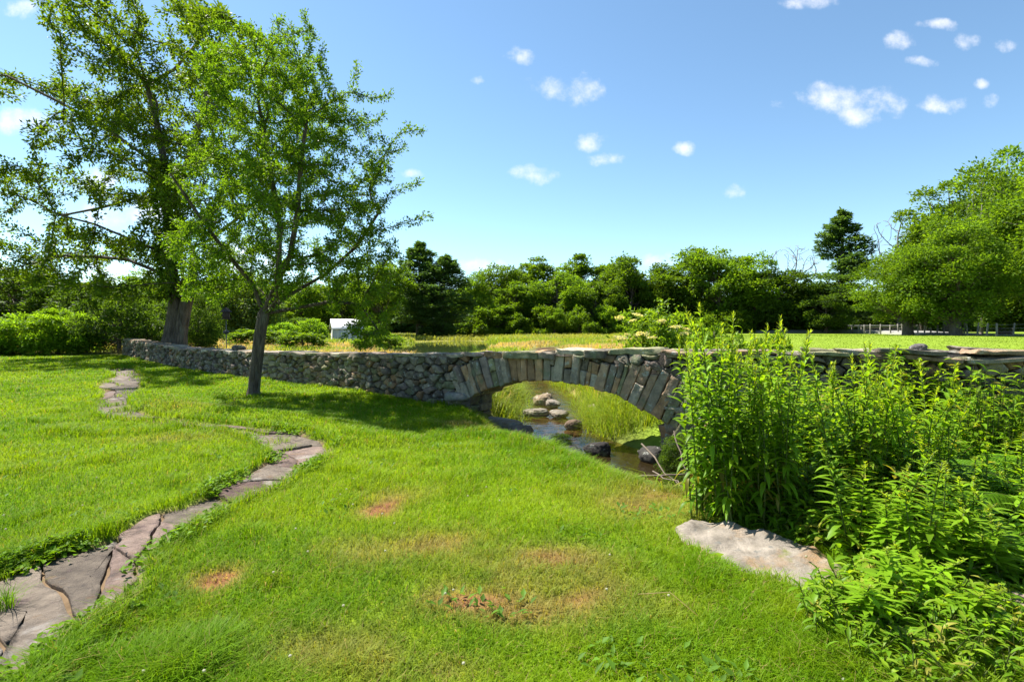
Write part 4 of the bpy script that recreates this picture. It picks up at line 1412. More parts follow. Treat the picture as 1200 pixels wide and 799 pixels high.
# pines left of the line
place('pine1', 492, 88, 285, 36, 'tall thin-topped dark pine beyond the pond, the left of the pair', 'pine_tree', group='dark conifers')
place('spruce0', 520, 86, 300, 36, 'dense dark conifer beyond the pond, leaning against the thin-topped pine', 'pine_tree', group='dark conifers')
place('pine0', 987, 92, 248, 36, 'tallest dark pine, standing alone between two bare grey trees', 'pine_tree', group='dark conifers')
# left middle distance
place('lime1', 446, 80, 308, 42, 'bright green tree behind the white shed on its right', group='trees around the shed')
place('round3', 400, 84, 322, 40, 'mid green tree straight behind the white shed', group='trees around the shed')
place('lime0', 352, 78, 330, 40, 'bright tree seen through the branches right of the young tree trunk', group='trees around the shed')
place('willow0', 290, 62, 320, 44, 'pale drooping willow beyond the bird feeder', 'willow_tree', group='trees around the shed')
place('deep0', 250, 66, 335, 34, 'dark tree between the old double trunk and the willow', group='trees around the shed')
place('deep0', 352, 64, 372, 20, 'dark round bush right behind the young tree trunk', 'bush', 'bush')
place('shrub1', 364, 60, 374, 22, 'bright bush left of the white shed', 'bush', 'bush')
place('shrub0', 330, 58, 378, 24, 'bright low bush behind the young tree trunk', 'bush', 'bush')
place('shrub1', 440, 64, 380, 20, 'low green bush on the right of the white shed', 'bush', 'bush')
# far left
place('deep0', 20, 58, 318, 60, 'wide dark tree at the left edge behind the lime bushes', group='trees at the far left')
place('deep0', 78, 56, 335, 46, 'lower dark tree right of the wide dark one at the far left', group='trees at the far left')
place('round1', 150, 70, 318, 40, 'mid green tree seen under the old tree limbs above the dark yew', group='trees at the far left')
place('lime1', 112, 64, 328, 26, 'pale green tree just behind the gap between the far left dark trees and the yew', group='trees at the far left')
for i, (px, D, top, hw, lab) in enumerate([(-20, 30, 372, 42, 'lime green hydrangea bush at the left edge of the lawn'), (28, 30.5, 368, 34, 'lime green bush second from the left edge of the lawn'),
                                           (68, 31, 362, 32, 'tallest lime green bush in the row at the far end of the lawn'), (102, 31.5, 368, 26, 'lime green bush touching the dark yew'), (-70, 30, 366, 46, 'lime green bush just outside the left edge')]):
    place(['shrub0', 'shrub1'][i % 2], px, D, top, hw * 1.1, lab, 'bush', 'bush', 'lime bushes at the end of the lawn', stem='stem')
place('shrub2', 140, 31.5, 334, 48, 'broad dark yew behind the left end of the wall', 'yew_bush', 'bush', stem='stem')
place('shrub2', 232, 33, 345, 30, 'dark yew on the right of the old double trunk', 'yew_bush', 'bush', stem='stem')
place('shrub2', 180, 35, 352, 36, 'dark yew straight behind the old double trunk', 'yew_bush', 'bush', stem='stem')
# right-hand group
place('maple0', 1064, 68, 292, 56, 'bright spreading maple with a thin trunk in front of the road', 'maple_tree', group='maples at the right')
place('maple1', 1120, 62, 262, 66, 'big maple with a thick trunk beside the fence posts', 'maple_tree', group='maples at the right')
place('maple2', 1112, 84, 218, 62, 'high tree behind the thick-trunked maple, on its left', 'maple_tree', group='maples at the right')
place('maple2', 1178, 78, 176, 70, 'highest leafy tree at the right edge behind the thick-trunked maple', 'maple_tree', group='maples at the right')
place('maple1', 1215, 66, 190, 74, 'large tree cut by the right edge', 'maple_tree', group='maples at the right')
place('maple1', 1270, 60, 180, 90, 'huge tree standing mostly outside the right edge', 'maple_tree', group='maples at the right')
place('round2', 1080, 96, 300, 40, 'darker tree behind the bright spreading maple', group='maples at the right')
place('deep0', 1170, 72, 340, 34, 'dark low thicket tree behind the fence, right of the thick maple trunk', group='maples at the right')
place('deep0', 1215, 70, 330, 40, 'dark low thicket tree behind the fence at the right edge', group='maples at the right')
place('deep0', 1118, 92, 352, 34, 'dark low tree behind the road, left of the thick maple trunk', group='maples at the right')
place('deep0', 1030, 108, 360, 40, 'dark low tree behind the guard rail', group='maples at the right')

# distant wood that closes every gap
mb = MB()
rf = np.random.default_rng(333)
n = 100000
ang = (rf.random(n) * 2 - 1) * 1.05
Dd = 128 + 30 * rf.random(n)
x = np.tan(ang) * Dd; y = Dd
top = 9.5 + 4 * NA.fbm(x, y * 0.2, 14, 3)
top = np.where(ang > 0.3, top * 0.75, top)
z = ground_z(x, y) + top * rf.random(n) ** 0.9
V, F = leaves(np.c_[x, y, z], rand_dir(n, rf), norm(rand_dir(n, rf) + [0, 0, 0.8]), 1.5, 1.1)
mb.add(V, F, np.repeat(np.array([0.06, 0.11, 0.014]) * (0.6 + 0.8 * rf.random((n, 1))), 4, axis=0))
tag(mb.build('distant_wood', M['far_leaf']), 'green distant wood behind the tree line', 'wood', kind='stuff')


# bare dead trees
def dead_tree(px, D, top, spreadpx, seed, label):
    rr = np.random.default_rng(seed)
    x = (px - 600) / FPX * D; z = gz(x, D)
    h = EYE - (top - HOR) / FPX * D - z; r = spreadpx / FPX * D
    st = [((0, 0, 0), -1), ((0.02 * h, 0, 0.25 * h), 0), ((0.0, 0.02 * h, 0.5 * h), 1)]
    a_ = ellipsoid_pts(420, (0, 0, h * 0.74), (r, r, h * 0.27), rr, 0.3)
    p_, q_ = grow(st, a_, h * 0.035, h * 0.6, h * 0.045, 80, rr, (0, 0, 0.3))
    m_ = MB()
    skeleton_mesh(m_, p_, q_, 0.035, 2.2, 0.22, (0.24, 0.2, 0.19))
    o = m_.build('dead_tree', M['far_bark'], None, True)
    o.location = (x, D, z)
    return tag(o, label, 'tree', 'bare trees')


dead_tree(930, 104, 286, 30, 1, 'bare grey dead tree between the leafy tree line and the tall pine')
dead_tree(1052, 90, 250, 34, 2, 'bare grey dead tree right of the tall pine, above the bright maple')
dead_tree(1084, 92, 250, 24, 3, 'bare twiggy dead tree leaning among the tall trees at the right')
dead_tree(1150, 74, 205, 16, 4, 'bare reddish dead snag in front of the highest tree at the right')

# ------------------------------------------------------------------ cream-flowered shrub and shrubs beyond the wall
def umbel(rr, r):
    m_ = MB()
    n = 90
    a = rr.random(n) * 6.28; q = np.sqrt(rr.random(n)) * r
    pos = np.c_[q * np.cos(a), q * np.sin(a), 0.12 * r * np.cos(q / r * 1.5) + rr.normal(size=n) * 0.006]
    V, F = leaves(pos, rand_dir(n, rr), norm(rand_dir(n, rr) * 0.5 + [0, 0, 1.0]), 0.03, 0.026)
    m_.add(V, F, np.repeat(np.array([0.62, 0.6, 0.4]) * (0.8 + 0.3 * rr.random((n, 1))), 4, axis=0))
    for k in range(10):
        e = np.array([math.cos(k * 0.63), math.sin(k * 0.63), 0]) * r * 0.7
        V, F = tube([(0, 0, -0.16 * r * 4), (e * 0.5 + [0, 0, -0.05]), e], 0.0025, 4); m_.add(V, F, (0.2, 0.26, 0.08))
    return m_


re_ = np.random.default_rng(404)
UMB = [umbel(re_, r).mesh('flower_head', M['weed']) for r in (0.1, 0.13, 0.085)]
ex, ey = (780 - 600) / FPX * 12.2, 12.2
e = empty('elder_shrub', (ex, ey, gz(ex, ey)), 'bright leafy shrub with flat cream flower heads behind the wall right of the arch', 'shrub')
mb, mc = MB(), MB()
for k in range(26):
    a = re_.random() * 6.28; rr_ = re_.random() ** 0.6
    tip = np.array([math.cos(a) * rr_ * 1.15, math.sin(a) * rr_ * 0.7, 1.15 + 0.95 * re_.random() - 0.4 * rr_ ** 2])
    V, F = tube([(tip[0] * 0.15, tip[1] * 0.15, -0.1), tip * [0.55, 0.55, 0.6], tip], [0.02, 0.012, 0.006], 5); mb.add(V, F, (0.16, 0.17, 0.08))
    for q in range(74):
        f = 0.35 + 0.65 * re_.random()
        p_ = tip * [f, f, f] + re_.normal(size=3) * 0.16
        V, F = leaves(p_[None] + re_.normal(size=(5, 3)) * 0.05, norm(re_.normal(size=(5, 3)) + [0, 0, -0.2] + tip * [0.6, 0.6, 0]), norm(re_.normal(size=(5, 3)) * 0.5 + [0, 0, 1]), 0.12 * (0.7 + 0.5 * re_.random(5)), 0.05)
        mc.add(V, F, np.array([0.17, 0.29, 0.02]) * (0.75 + 0.5 * re_.random()))
mb.build('stem', M['wood'], e); mc.build('foliage', M['weed'], e)
for k in range(17):
    a = re_.random() * 6.28; rr_ = re_.random() ** 0.5
    link_mesh('flower_head', UMB[k % 3], e, (-0.35 + math.cos(a) * rr_ * 0.85, -0.35 + math.sin(a) * rr_ * 0.5, 1.2 + 0.75 * re_.random()), (re_.normal() * 0.25, re_.normal() * 0.25, re_.random() * 6), (1, 1, 1))
for (px, D, top, hw, lab) in [(838, 10.5, 385, 40, 'yellow green shrub behind the wall between the cream flowers and the tall weeds'), (905, 9.0, 392, 34, 'low rusty tipped shrub behind the wall and the tall weeds')]:
    place('shrub3', px, D, top, hw, lab, 'shrub', 'shrub', stem='stem')
for (px, D, top, hw, lab) in [(428, 33, 395, 16, 'bright low bush in the tan meadow right of the white shed'), (355, 36, 389, 30, 'bright bush in the meadow just right of the young tree trunk'), (455, 48, 392, 20, 'bright bush in the meadow at the left end of the pond'), (235, 34, 394, 22, 'pale green weed bush in the meadow near the bird feeder'), (300, 40, 386, 34, 'wide pale green bush in the meadow beyond the bird feeder')]:
    place('shrub3', px, D, top, hw, lab, 'bush', 'bush', 'low bushes in the meadow', stem='stem')

# ------------------------------------------------------------------ shed, bird feeder, fence, road, guard rail
sx, sy = on(406, 0, 62)[:2]
sz = gz(sx, sy)
shed = empty('shed', (sx, sy, sz), 'small white boarded shed with a pale grey gable roof beyond the meadow', 'shed', rz=0.42)
WH = (0.62, 0.63, 0.66)
mb = MB()
L_, W_, HW, HR = 3.2, 2.6, 1.55, 2.55
V = np.array([(-L_ / 2, -W_ / 2, 0), (L_ / 2, -W_ / 2, 0), (L_ / 2, W_ / 2, 0), (-L_ / 2, W_ / 2, 0), (-L_ / 2, -W_ / 2, HW), (L_ / 2, -W_ / 2, HW), (L_ / 2, W_ / 2, HW), (-L_ / 2, W_ / 2, HW), (-L_ / 2, 0, HR - 0.05), (L_ / 2, 0, HR - 0.05)])
mb.add(V, [np.array([[0, 1, 5, 4], [2, 3, 7, 6]]), np.array([[1, 2, 6, 9, 5], [3, 0, 4, 8, 7]])], WH)
for k in range(14):
    box(mb, (-L_ / 2 + 0.12 + k * 0.228, -W_ / 2 - 0.012, HW / 2), (0.025, 0.02, HW - 0.04), 0, WH)
mb.build('wall', M['paint'], shed)
mb = MB()
for sg in (-1, 1):
    a, b = np.array([0, 0, HR]), np.array([0, sg * (W_ / 2 + 0.22), HW - 0.12])
    V = np.array([(-L_ / 2 - 0.2, *a[1:]), (L_ / 2 + 0.2, *a[1:]), (L_ / 2 + 0.2, *b[1:]), (-L_ / 2 - 0.2, *b[1:])])
    V = np.vstack([V, V + [0, 0, 0.07]])
    mb.add(V, np.array([[3, 2, 1, 0], [4, 5, 6, 7], [0, 1, 5, 4], [2, 3, 7, 6], [0, 4, 7, 3], [1, 2, 6, 5]]), (0.6, 0.6, 0.62))
mb.build('roof', M['paint'], shed)
mb = MB(); box(mb, (-0.55, -W_ / 2 - 0.03, 0.72), (0.8, 0.05, 1.4), 0, (0.5, 0.52, 0.56)); d_ = mb.build('door', M['paint'], shed)
mb = MB(); box(mb, (-0.25, -W_ / 2 - 0.075, 0.75), (0.05, 0.05, 0.14), 0, (0.08, 0.08, 0.08)); mb.build('handle', M['metal'], d_)
for (xx, yy_, rot) in ((0.75, -W_ / 2 - 0.03, 0), (L_ / 2 + 0.03, 0.0, math.pi / 2)):
    mb = MB()
    cr, sr = math.cos(rot), math.sin(rot)
    for (ox, oz, w_, h_) in ((-0.33, 1.0, 0.07, 0.8), (0.33, 1.0, 0.07, 0.8), (0, 1.4, 0.73, 0.07), (0, 0.62, 0.73, 0.07)):
        box(mb, (xx + ox * cr, yy_ + ox * sr, oz), (w_, 0.06, h_), rot, (0.75, 0.75, 0.76))
    w_o = mb.build('window', M['paint'], shed)
    mb = MB(); box(mb, (xx, yy_, 1.0), (0.6, 0.03, 0.72), rot, (0.07, 0.08, 0.1)); mb.build('pane', M['metal'], w_o)

q = on(265, 0, 22.5)
fz = EYE - (362 - HOR) / FPX * 22.5
bf = empty('bird_feeder', (q[0], q[1], q[2]), 'small dark bird feeder on a thin pole behind the wall', 'bird feeder')
mb = MB(); V, F = tube([(0, 0, -0.1), (0.01, 0, 1.0), (0, 0, fz - q[2] - 0.4)], 0.018, 6); mb.add(V, F, (0.12, 0.12, 0.12)); mb.build('pole', M['metal'], bf)
mb = MB(); V, F = tube([(0, 0, 1.28), (0, 0, 1.33), (0, 0, 1.4), (0, 0, 1.46)], [0.03, 0.13, 0.12, 0.02], 12); mb.add(V, F, (0.05, 0.05, 0.05)); mb.build('baffle', M['metal'], bf)
ht = fz - q[2]
mb = MB(); box(mb, (0, 0, ht - 0.27), (0.24, 0.24, 0.28), 0.3, (0.06, 0.045, 0.04)); box(mb, (0, 0, ht - 0.425), (0.34, 0.34, 0.03), 0.3, (0.06, 0.045, 0.04)); mb.build('seed_house', M['wood'], bf)
mb = MB(); V, F = tube([(0, 0, ht - 0.13), (0, 0, ht - 0.1), (0, 0, ht + 0.04), (0, 0, ht + 0.07)], [0.23, 0.21, 0.05, 0.01], 10); mb.add(V, F, (0.05, 0.04, 0.04)); mb.build('roof', M['wood'], bf)

# wire fence of weathered posts at the right
fe = empty('wire_fence', (0, 0, 0), 'fence of leaning weathered grey posts strung with thin wire below the maples', 'fence')
rq = np.random.default_rng(808)
posts = []
for (px, D) in [(1204, 57), (1187, 57.5), (1168, 56), (1156, 57), (1145, 60), (1134, 61), (1130, 63), (1106, 66), (1098, 66), (1091, 67), (1083, 70), (1075, 71), (1068, 72), (1058, 74), (1053, 76), (1044, 77), (1032, 78), (1020, 80), (1013, 82), (1006, 84), (999, 87)]:
    x, y, z = on(px, 0, D)
    h = 1.35 + 0.25 * rq.random()
    ln = rq.normal(size=2) * 0.07
    mb = MB()
    V, F = tube([(x, y, z - 0.2), (x + ln[0] * 0.5, y + ln[1] * 0.5, z + h * 0.5), (x + ln[0], y + ln[1], z + h)], [0.1, 0.09, 0.085], 7)
    mb.add(V, F, np.array([0.2, 0.185, 0.16]) * (0.8 + 0.4 * rq.random()))
    mb.build('post', M['wood'], fe)
    posts.append((x + ln[0] * 0.8, y + ln[1] * 0.8, z, h))
mb = MB()
for fz_ in (0.35, 0.6, 0.88):
    V, F = tube([(a, b, c_ + h_ * fz_) for a, b, c_, h_ in posts], 0.012, 4); mb.add(V, F, (0.25, 0.24, 0.23))
mb.build('wire', M['metal'], fe)


def road_strip(name, pts, w, zoff, mat, col):
    p = catmull(np.array(pts, float), 8)
    t = norm(np.gradient(p[:, :2], axis=0)); n_ = np.c_[-t[:, 1], t[:, 0]]
    V = []
    for o_, dz in ((-w / 2 - 1.6, -0.9), (-w / 2, 0), (0, 0.05), (w / 2, 0), (w / 2 + 1.6, -0.9)):
        V.append(np.c_[p[:, :2] + n_ * o_, p[:, 2] + dz + zoff])
    V = np.concatenate(V); m = len(p); k = np.arange(m - 1)
    F = np.concatenate([np.stack([r * m + k, r * m + k + 1, (r + 1) * m + k + 1, (r + 1) * m + k], -1) for r in range(4)])
    cc = np.repeat(np.array([(0.16, 0.2, 0.04), col, col, col, (0.16, 0.2, 0.04)]), m, axis=0)
    m_ = MB(); m_.add(V, F, cc)
    return tag(m_.build(name, mat, smooth=True), kind='structure')


RP = [(95, 58, 0.5), (66, 62, 0.62), (57, 66, 0.75), (58, 75, 0.95), (62, 85, 1.1), (58, 92, 1.15), (40, 96, 1.0)]
road_strip('road', RP, 6.0, 0.06, M['road'], (0.23, 0.225, 0.215))
gr = empty('guard_rail', (0, 0, 0), 'low grey guard rail along the far side of the road at the right', 'guard rail')
pr = [on(px, 0, D) + [0, 0, 0.55] for px, D in [(988, 100), (1010, 99), (1032, 98), (1055, 97), (1078, 96), (1100, 96), (1122, 96)]]
mb = MB()
for dz in (0.62, 0.72, 0.82):
    V, F = tube([p_ + [0, 0, dz] for p_ in pr], 0.07, 6); mb.add(V, F, (0.3, 0.3, 0.31))
mb.build('rail', M['metal'], gr)
for a, b in zip(pr[:-1], pr[1:]):
    for f in (0.0, 0.5):
        p_ = a * (1 - f) + b * f
        mb = MB(); box(mb, p_ + [0, 0.12, 0.0], (0.15, 0.15, 1.5), 0, (0.22, 0.2, 0.18)); mb.build('post', M['wood'], gr)


# ------------------------------------------------------------------ tall weeds, ferns and undergrowth in the right foreground
def lance(L, W, droop, fold=0.2, seg=4):
    """a lance-shaped leaf along +x, bending down"""
    t = np.linspace(0, 1, seg + 1)
    wv = W / 2 * np.array([0.12, 0.85, 1.0, 0.62, 0.0])[:seg + 1]
    x = L * t * (1 - 0.2 * droop * t); z = -droop * L * t ** 2 * 0.8 + 0.12 * L * t
    V = np.concatenate([np.c_[x, -wv, z + wv * fold * 2], np.c_[x, wv * 0, z], np.c_[x, wv, z + wv * fold * 2]])
    n = seg + 1; k = np.arange(seg)
    F = np.concatenate([np.stack([k, k + 1, n + k + 1, n + k], -1), np.stack([n + k, n + k + 1, 2 * n + k + 1, 2 * n + k], -1)])
    return V, F


def rotz(V, a):
    c_, s_ = math.cos(a), math.sin(a)
    return np.c_[V[:, 0] * c_ - V[:, 1] * s_, V[:, 0] * s_ + V[:, 1] * c_, V[:, 2]]


def roty(V, a):
    c_, s_ = math.cos(a), math.sin(a)
    return np.c_[V[:, 0] * c_ + V[:, 2] * s_, V[:, 1], -V[:, 0] * s_ + V[:, 2] * c_]


def goldenrod(seed, H):
    rr = np.random.default_rng(seed)
    st, lf, fl = MB(), MB(), MB()
    bend = rr.normal(size=2) * 0.11 * H
    t = np.linspace(0, 1, 8)
    sp_ = np.c_[bend[0] * t ** 2, bend[1] * t ** 2, t * H]
    V, F = tube(sp_, 0.0065 * (1.15 - 0.75 * t), 6); st.add(V, F, (0.14, 0.19, 0.05))
    n = int(62 * H / 1.6)
    for k in range(n):
        f = 0.06 + 0.9 * (k / n)
        L = np.interp(f, [0, 0.15, 0.5, 0.8, 1], [0.11, 0.17, 0.165, 0.12, 0.06]) * (0.8 + 0.35 * rr.random())
        if f < 0.25 and rr.random() < 0.45:
            continue
        V, F = lance(L, L * 0.2 + 0.004, 0.35 + 0.5 * rr.random() + (0.4 if f < 0.4 else 0))
        V = roty(V, -(0.2 + 0.5 * f + 0.35 * rr.normal()))
        V = rotz(V, k * 2.4 + rr.normal() * 0.3)
        b = np.array([np.interp(f, t, sp_[:, 0]), np.interp(f, t, sp_[:, 1]), f * H])
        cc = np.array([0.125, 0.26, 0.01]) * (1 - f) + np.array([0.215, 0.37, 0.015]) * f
        cc = np.array([0.3, 0.28, 0.05]) if f < 0.35 and rr.random() < 0.12 else cc
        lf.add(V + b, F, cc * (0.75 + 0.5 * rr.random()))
    # budding tip: short sprays of narrow pale leaves
    for k in range(34):
        f = 0.86 + 0.14 * rr.random()
        b = np.array([np.interp(f, t, sp_[:, 0]), np.interp(f, t, sp_[:, 1]), f * H])
        L = 0.035 + 0.05 * rr.random() * (1.1 - (f - 0.86) / 0.14)
        V, F = lance(L, 0.009, 0.1)
        V = rotz(roty(V, -(0.7 + 0.6 * rr.random())), rr.random() * 6.28)
        fl.add(V + b, F, np.array([0.3, 0.4, 0.03]) * (0.8 + 0.4 * rr.random()))
    return st.mesh('stem', M['weed'], True), lf.mesh('leaves', M['weed'], True), fl.mesh('bud_spray', M['weed'])


GR = [goldenrod(500 + i, 1.35 + 0.06 * i) for i in range(6)]


def weed_clump(name, pos, n, rx, ry, hts, label, seed):
    rr = np.random.default_rng(seed)
    e = empty(name, (pos[0], pos[1], gz(pos[0], pos[1])), label, 'weeds')
    for k in range(n):
        a = rr.random() * 6.28; q = math.sqrt(rr.random())
        x, y = q * rx * math.cos(a), q * ry * math.sin(a)
        s_, l_, f_ = GR[rr.integers(6)]
        hh = hts[0] + (hts[1] - hts[0]) * rr.random()
        zz = gz(pos[0] + x, pos[1] + y) - gz(pos[0], pos[1])
        sc_ = hh / 1.5
        o = link_mesh('stem', s_, e, (x, y, zz), (rr.normal() * 0.1 - 0.02 + 0.12 * y, rr.normal() * 0.1 + 0.14 * x, rr.random() * 6.28), (1, 1, sc_))
        link_mesh('leaves', l_, o); link_mesh('bud_spray', f_, o)
    return e


weed_clump('goldenrod_clump', (1.93, 4.45), 46, 0.44, 0.36, (1.3, 1.72), 'tallest clump of leafy weeds, rising behind the flat rock', 1)
weed_clump('goldenrod_clump', (3.02, 4.3), 44, 0.44, 0.34, (1.05, 1.45), 'second clump of tall leafy weeds, right of the tallest one', 2)
weed_clump('goldenrod_clump', (3.6, 3.9), 16, 0.4, 0.3, (0.55, 0.9), 'shorter leafy weed clump toward the right edge', 3)
weed_clump('goldenrod_clump', (2.6, 5.2), 9, 0.5, 0.3, (1.0, 1.4), 'leafy weeds half hidden behind the two tall clumps', 4)
weed_clump('goldenrod_clump', (5.3, 5.5), 12, 0.5, 0.4, (1.1, 1.45), 'leafy weeds at the right edge in front of the wall ledge', 6)
weed_clump('goldenrod_clump', (3.5, 5.9), 11, 0.6, 0.4, (1.2, 1.6), 'leafy weeds against the wall behind the second tall clump', 7)
weed_clump('goldenrod_clump', (2.95, 3.1), 18, 0.45, 0.3, (0.4, 0.7), 'low weeds at the right edge over the pinkish stone', 8)
weed_clump('goldenrod_clump', (2.15, 2.75), 14, 0.35, 0.22, (0.25, 0.45), 'lowest young weeds, nearest the bottom right corner', 9)
weed_clump('goldenrod_clump', (2.55, 3.35), 14, 0.4, 0.3, (0.5, 0.85), 'low young weeds in front of the second tall clump', 5)


# ferns
def frond(seed, L):
    rr = np.random.default_rng(seed)
    m_ = MB()
    t = np.linspace(0, 1, 10)
    arc = np.c_[L * (t - 0.22 * t ** 2), t * 0, L * (0.72 * t - 0.62 * t ** 2)]
    V, F = tube(arc, 0.004 * (1.2 - t), 5); m_.add(V, F, (0.16, 0.2, 0.05))
    for k in range(19):
        f = 0.18 + 0.8 * k / 19
        b = np.array([np.interp(f, t, arc[:, i]) for i in range(3)])
        tg = norm(np.array([np.interp(f + 0.03, t, arc[:, i]) for i in range(3)]) - b + 1e-6)
        pl = L * 0.30 * math.sin(min(1.0, (1.03 - f) * 1.55) * 1.57) * (0.9 + 0.2 * rr.random())
        for sg in (-1, 1):
            d = norm(np.array([0.35, sg, -0.12]) + tg * 0.2)
            m = max(4, int(pl / 0.016))
            u_ = (np.arange(m) + 0.6) / m
            for s2 in (-1, 1):
                pos = b + d * (u_ * pl)[:, None] + np.c_[np.zeros((m, 2)), -0.15 * pl * u_ ** 2]
                dd = norm(np.tile(tg * s2 + d * 0.55, (m, 1)))
                V, F = leaves(pos, dd, np.tile([0.1, 0, 1.0], (m, 1)), (0.034 * (1.1 - u_) + 0.006) * L / 0.8, 0.015, 0.1)
                m_.add(V, F, np.array([0.13, 0.28, 0.012]) * (0.8 + 0.4 * rr.random()))
    return m_.mesh('frond', M['weed'])


FR = [frond(600 + i, 0.75 + 0.1 * i) for i in range(3)]
rk = np.random.default_rng(71)
for i, (x, y, h0, lab) in enumerate([(4.35, 6.2, 0.7, 'fern against the wall, leftmost of the wall ferns'), (5.0, 5.9, 0.8, 'dark fern in the middle below the wall ledge'), (5.55, 5.9, 0.85, 'fern high against the wall at the right edge'), (4.1, 5.1, 0.7, 'fern behind the shorter weed clump'),
                                     (4.55, 4.75, 0.65, 'large bright fern at the right edge'), (4.0, 4.3, 0.5, 'low fern leaning over the dark brook hollow'), (3.3, 5.4, 0.3, 'fern between the tall weeds and the wall'), (3.7, 6.4, 0.7, 'fern at the wall foot behind the second tall clump'), (3.75, 3.6, 0.3, 'lowest fern at the right edge above the pinkish stone')]):
    z0 = gz(x, y)
    e = empty('fern', (x, y, max(z0, WATER_Z)), lab, 'fern', 'ferns below the wall')
    cr_ = MB(); V, F = tube([(0, 0, -0.1), (0, 0, h0 * 0.5), (0, 0, h0)], [0.04, 0.03, 0.015], 6); cr_.add(V, F, (0.1, 0.09, 0.04)); cr_.build('stem', M['weed'], e)
    for k in range(9):
        s_ = 1.0 + 0.4 * rk.random()
        link_mesh('frond', FR[k % 3], e, (0, 0, h0 * (0.5 + 0.5 * rk.random())), (rk.normal() * 0.15, -0.1 + rk.normal() * 0.2, k * 0.7 + rk.normal() * 0.25), (s_, s_, s_))

# undergrowth: mixed broad leaves filling the brook side of the lawn
mb = MB()
ru = np.random.default_rng(66)
n = 15000
x = 1.2 + 7.0 * ru.random(n); y = 2.0 + 5.3 * ru.random(n)
edge_x = np.interp(y, [2.0, 2.7, 3.2, 3.8, 4.3, 5.0, 6.0, 7.5], [1.32, 1.6, 1.8, 2.2, 1.95, 2.1, 2.6, 2.6])
lu, lv = ledge_uv(x, y)
k = (x > edge_x + 0.25 * (NB(x, y, 0.4) - 0.5)) & (y < wall_y(x) - 0.05) & (np.abs(lu) ** 2.6 + np.abs(lv) ** 2.4 > 1.2) & (x < 1.08 * y + 0.8) & (ru.random(n) < np.interp(y, [2.2, 3.2], [0.8, 1.0]))
x, y = x[k], y[k]
x2, y2 = 1.2 + 2.8 * ru.random(4200), 2.0 + 1.5 * ru.random(4200)
lu, lv = ledge_uv(x2, y2)
k = (x2 > np.interp(y2, [2.0, 2.7, 3.2, 3.8], [1.5, 1.68, 1.88, 2.2]) + 0.6 * (NB(x2, y2, 0.4) - 0.5)) & (x2 < 1.08 * y2 + 0.5) & (np.abs(lu) ** 2.6 + np.abs(lv) ** 2.4 > 1.2) & (ru.random(4200) < 0.5)
x, y = np.concatenate([x, x2[k]]), np.concatenate([y, y2[k]])
for (a, b) in zip(x, y):
    z0 = max(gz(a, b), WATER_Z - 0.05)
    tall = np.interp(b, [2.0, 3.2, 4.2, 5.5, 7.0], [0.3, 0.45, 0.8, 1.45, 1.5]) * np.interp(a, [1.8, 2.6, 3.2], [0.5, 0.8, 1.0])
    hh = max(0.08, tall * (0.35 + 0.8 * float(NA(a, b, 0.7))) * (0.55 + 0.6 * ru.random()))
    tip = np.array([a + ru.normal() * 0.06, b + ru.normal() * 0.06 - 0.1 * hh, z0 + hh])
    V, F = tube([(a, b, z0 - 0.03), tip * 0.5 + np.array([a, b, z0]) * 0.5 + ru.normal(size=3) * 0.01, tip], 0.0028, 4, False); mb.add(V, F, (0.13, 0.17, 0.05))
    kind_ = ru.random()
    cc = np.array([0.14, 0.27, 0.012]) if kind_ < 0.7 else (np.array([0.22, 0.34, 0.02]) if kind_ < 0.92 else np.array([0.3, 0.3, 0.05]))
    narrow = float(NC(a, b, 0.8)) > 0.5
    for q in range(int(5 + 9 * min(hh, 1.0))):
        f = 0.3 + 0.7 * ru.random() ** 0.8
        L = (0.07 + 0.07 * ru.random()) * (1.15 if narrow else 0.9) * np.interp(b, [2.2, 3.8], [0.5, 1.0])
        V, F = lance(L, L * ((0.16 if narrow else 0.36) + 0.16 * ru.random()), 0.5)
        V = rotz(roty(V, -0.3 + 0.35 * ru.normal()), ru.random() * 6.28)
        mb.add(V + np.array([a, b, z0]) * (1 - f) + tip * f, F, cc * (0.75 + 0.5 * ru.random()))
tag(mb.build('undergrowth', M['weed'], smooth=True), 'mixed broad leaved weeds filling the ground between the lawn edge and the wall', 'weeds', kind='stuff')

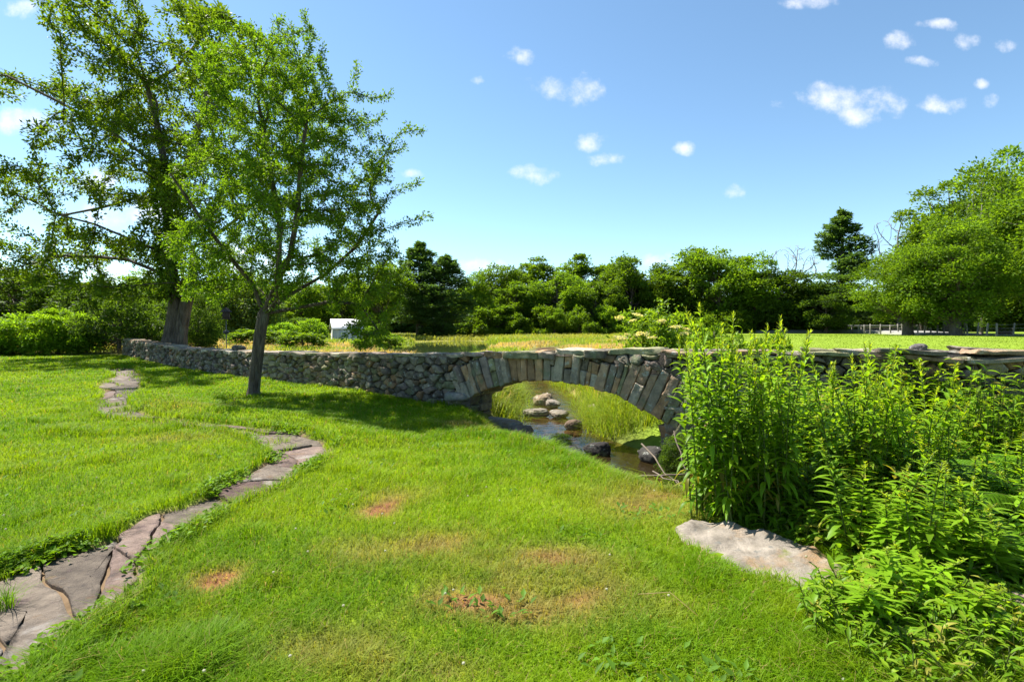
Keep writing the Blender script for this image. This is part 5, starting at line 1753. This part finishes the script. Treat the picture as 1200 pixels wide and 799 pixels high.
# dead sticks by the brook and a stem lying over the weeds
for i, (a, b, r_, col, lab) in enumerate([((752, 520, 8.0), (800, 572, 6.6), 0.012, (0.15, 0.12, 0.09), 'long dead stick slanting down from the arch to the brook bank'), ((790, 505, 7.6), (806, 560, 6.9), 0.01, (0.13, 0.1, 0.08), 'dead stick standing steeply beside the tallest weeds'), ((745, 560, 6.9), (805, 555, 6.7), 0.02, (0.13, 0.1, 0.08), 'dark dead branch lying across the brook mouth'), ((765, 552, 7.0), (815, 575, 6.2), 0.009, (0.16, 0.13, 0.1), 'thin dead twig lying over the dark branch'), ((1060, 664, 3.0), (1172, 661, 3.05), 0.006, (0.22, 0.2, 0.06), 'green yellow stem lying level across the weeds at the right')]):
    p0, p1 = P(a[0], a[1], a[2]), P(b[0], b[1], b[2])
    mb = MB()
    t = np.linspace(0, 1, 7)[:, None]
    V, F = tube(p0 * (1 - t) + p1 * t + np.random.default_rng(i).normal(size=(7, 3)) * 0.02 * np.sin(t * 3.14), r_ * (1.2 - 0.7 * t[:, 0]), 6); mb.add(V, F, col)
    tag(mb.build('dead_branch' if i < 4 else 'fallen_stem', M['wood'], smooth=True), lab, 'stick' if i < 4 else 'stem')
for (x, y, sx_, sz_, lab) in [(2.5, 7.85, 0.12, 0.13, 'small dark leafy plant in the hollow under the right end of the arch'), (2.15, 6.95, 0.07, 0.06, 'low green plant on the brook bank before the dead sticks'), (0.85, 9.35, 0.085, 0.07, 'dark green tuft by the wet black rock in the brook')]:
    e = empty('brook_plant', (x, y, max(gz(x, y), WATER_Z) - 0.03), lab, 'plant', None, x, (sx_, sx_, sz_))
    link_mesh('stem', PROTO['shrub2'][0], e); link_mesh('foliage', PROTO['shrub2'][1], e)
rng_t = np.random.default_rng(909)
e = empty('brush_heap', (2.45, 7.1, gz(2.45, 7.1)), 'tangle of thin dead twigs at the foot of the tallest weeds by the brook', 'twigs')
for k in range(22):
    a_ = rng_t.random() * 6.28; L = 0.3 + 0.55 * rng_t.random()
    b_ = np.array([rng_t.normal() * 0.22, rng_t.normal() * 0.3, 0.02])
    d_ = np.array([math.cos(a_), math.sin(a_), 0.15 + 0.7 * rng_t.random()])
    mb = MB(); V, F = tube([b_, b_ + d_ * L * 0.5 + rng_t.normal(size=3) * 0.03, b_ + d_ * L + rng_t.normal(size=3) * 0.06], [0.006, 0.005, 0.002], 5)
    mb.add(V, F, np.array([0.24, 0.19, 0.15]) * (0.5 + 0.7 * rng_t.random())); mb.build('twig', M['wood'], e)
mb = MB()
V, F = tube([P(748, 708) + [0, 0, 0.06], P(785, 712) + [0, 0, 0.09], P(818, 732) + [0, 0, 0.05]], 0.002, 4); mb.add(V, F, (0.4, 0.34, 0.18))
tag(mb.build('straw', M['weed']), 'single pale straw lying on the lawn left of the flat rock', 'straw')
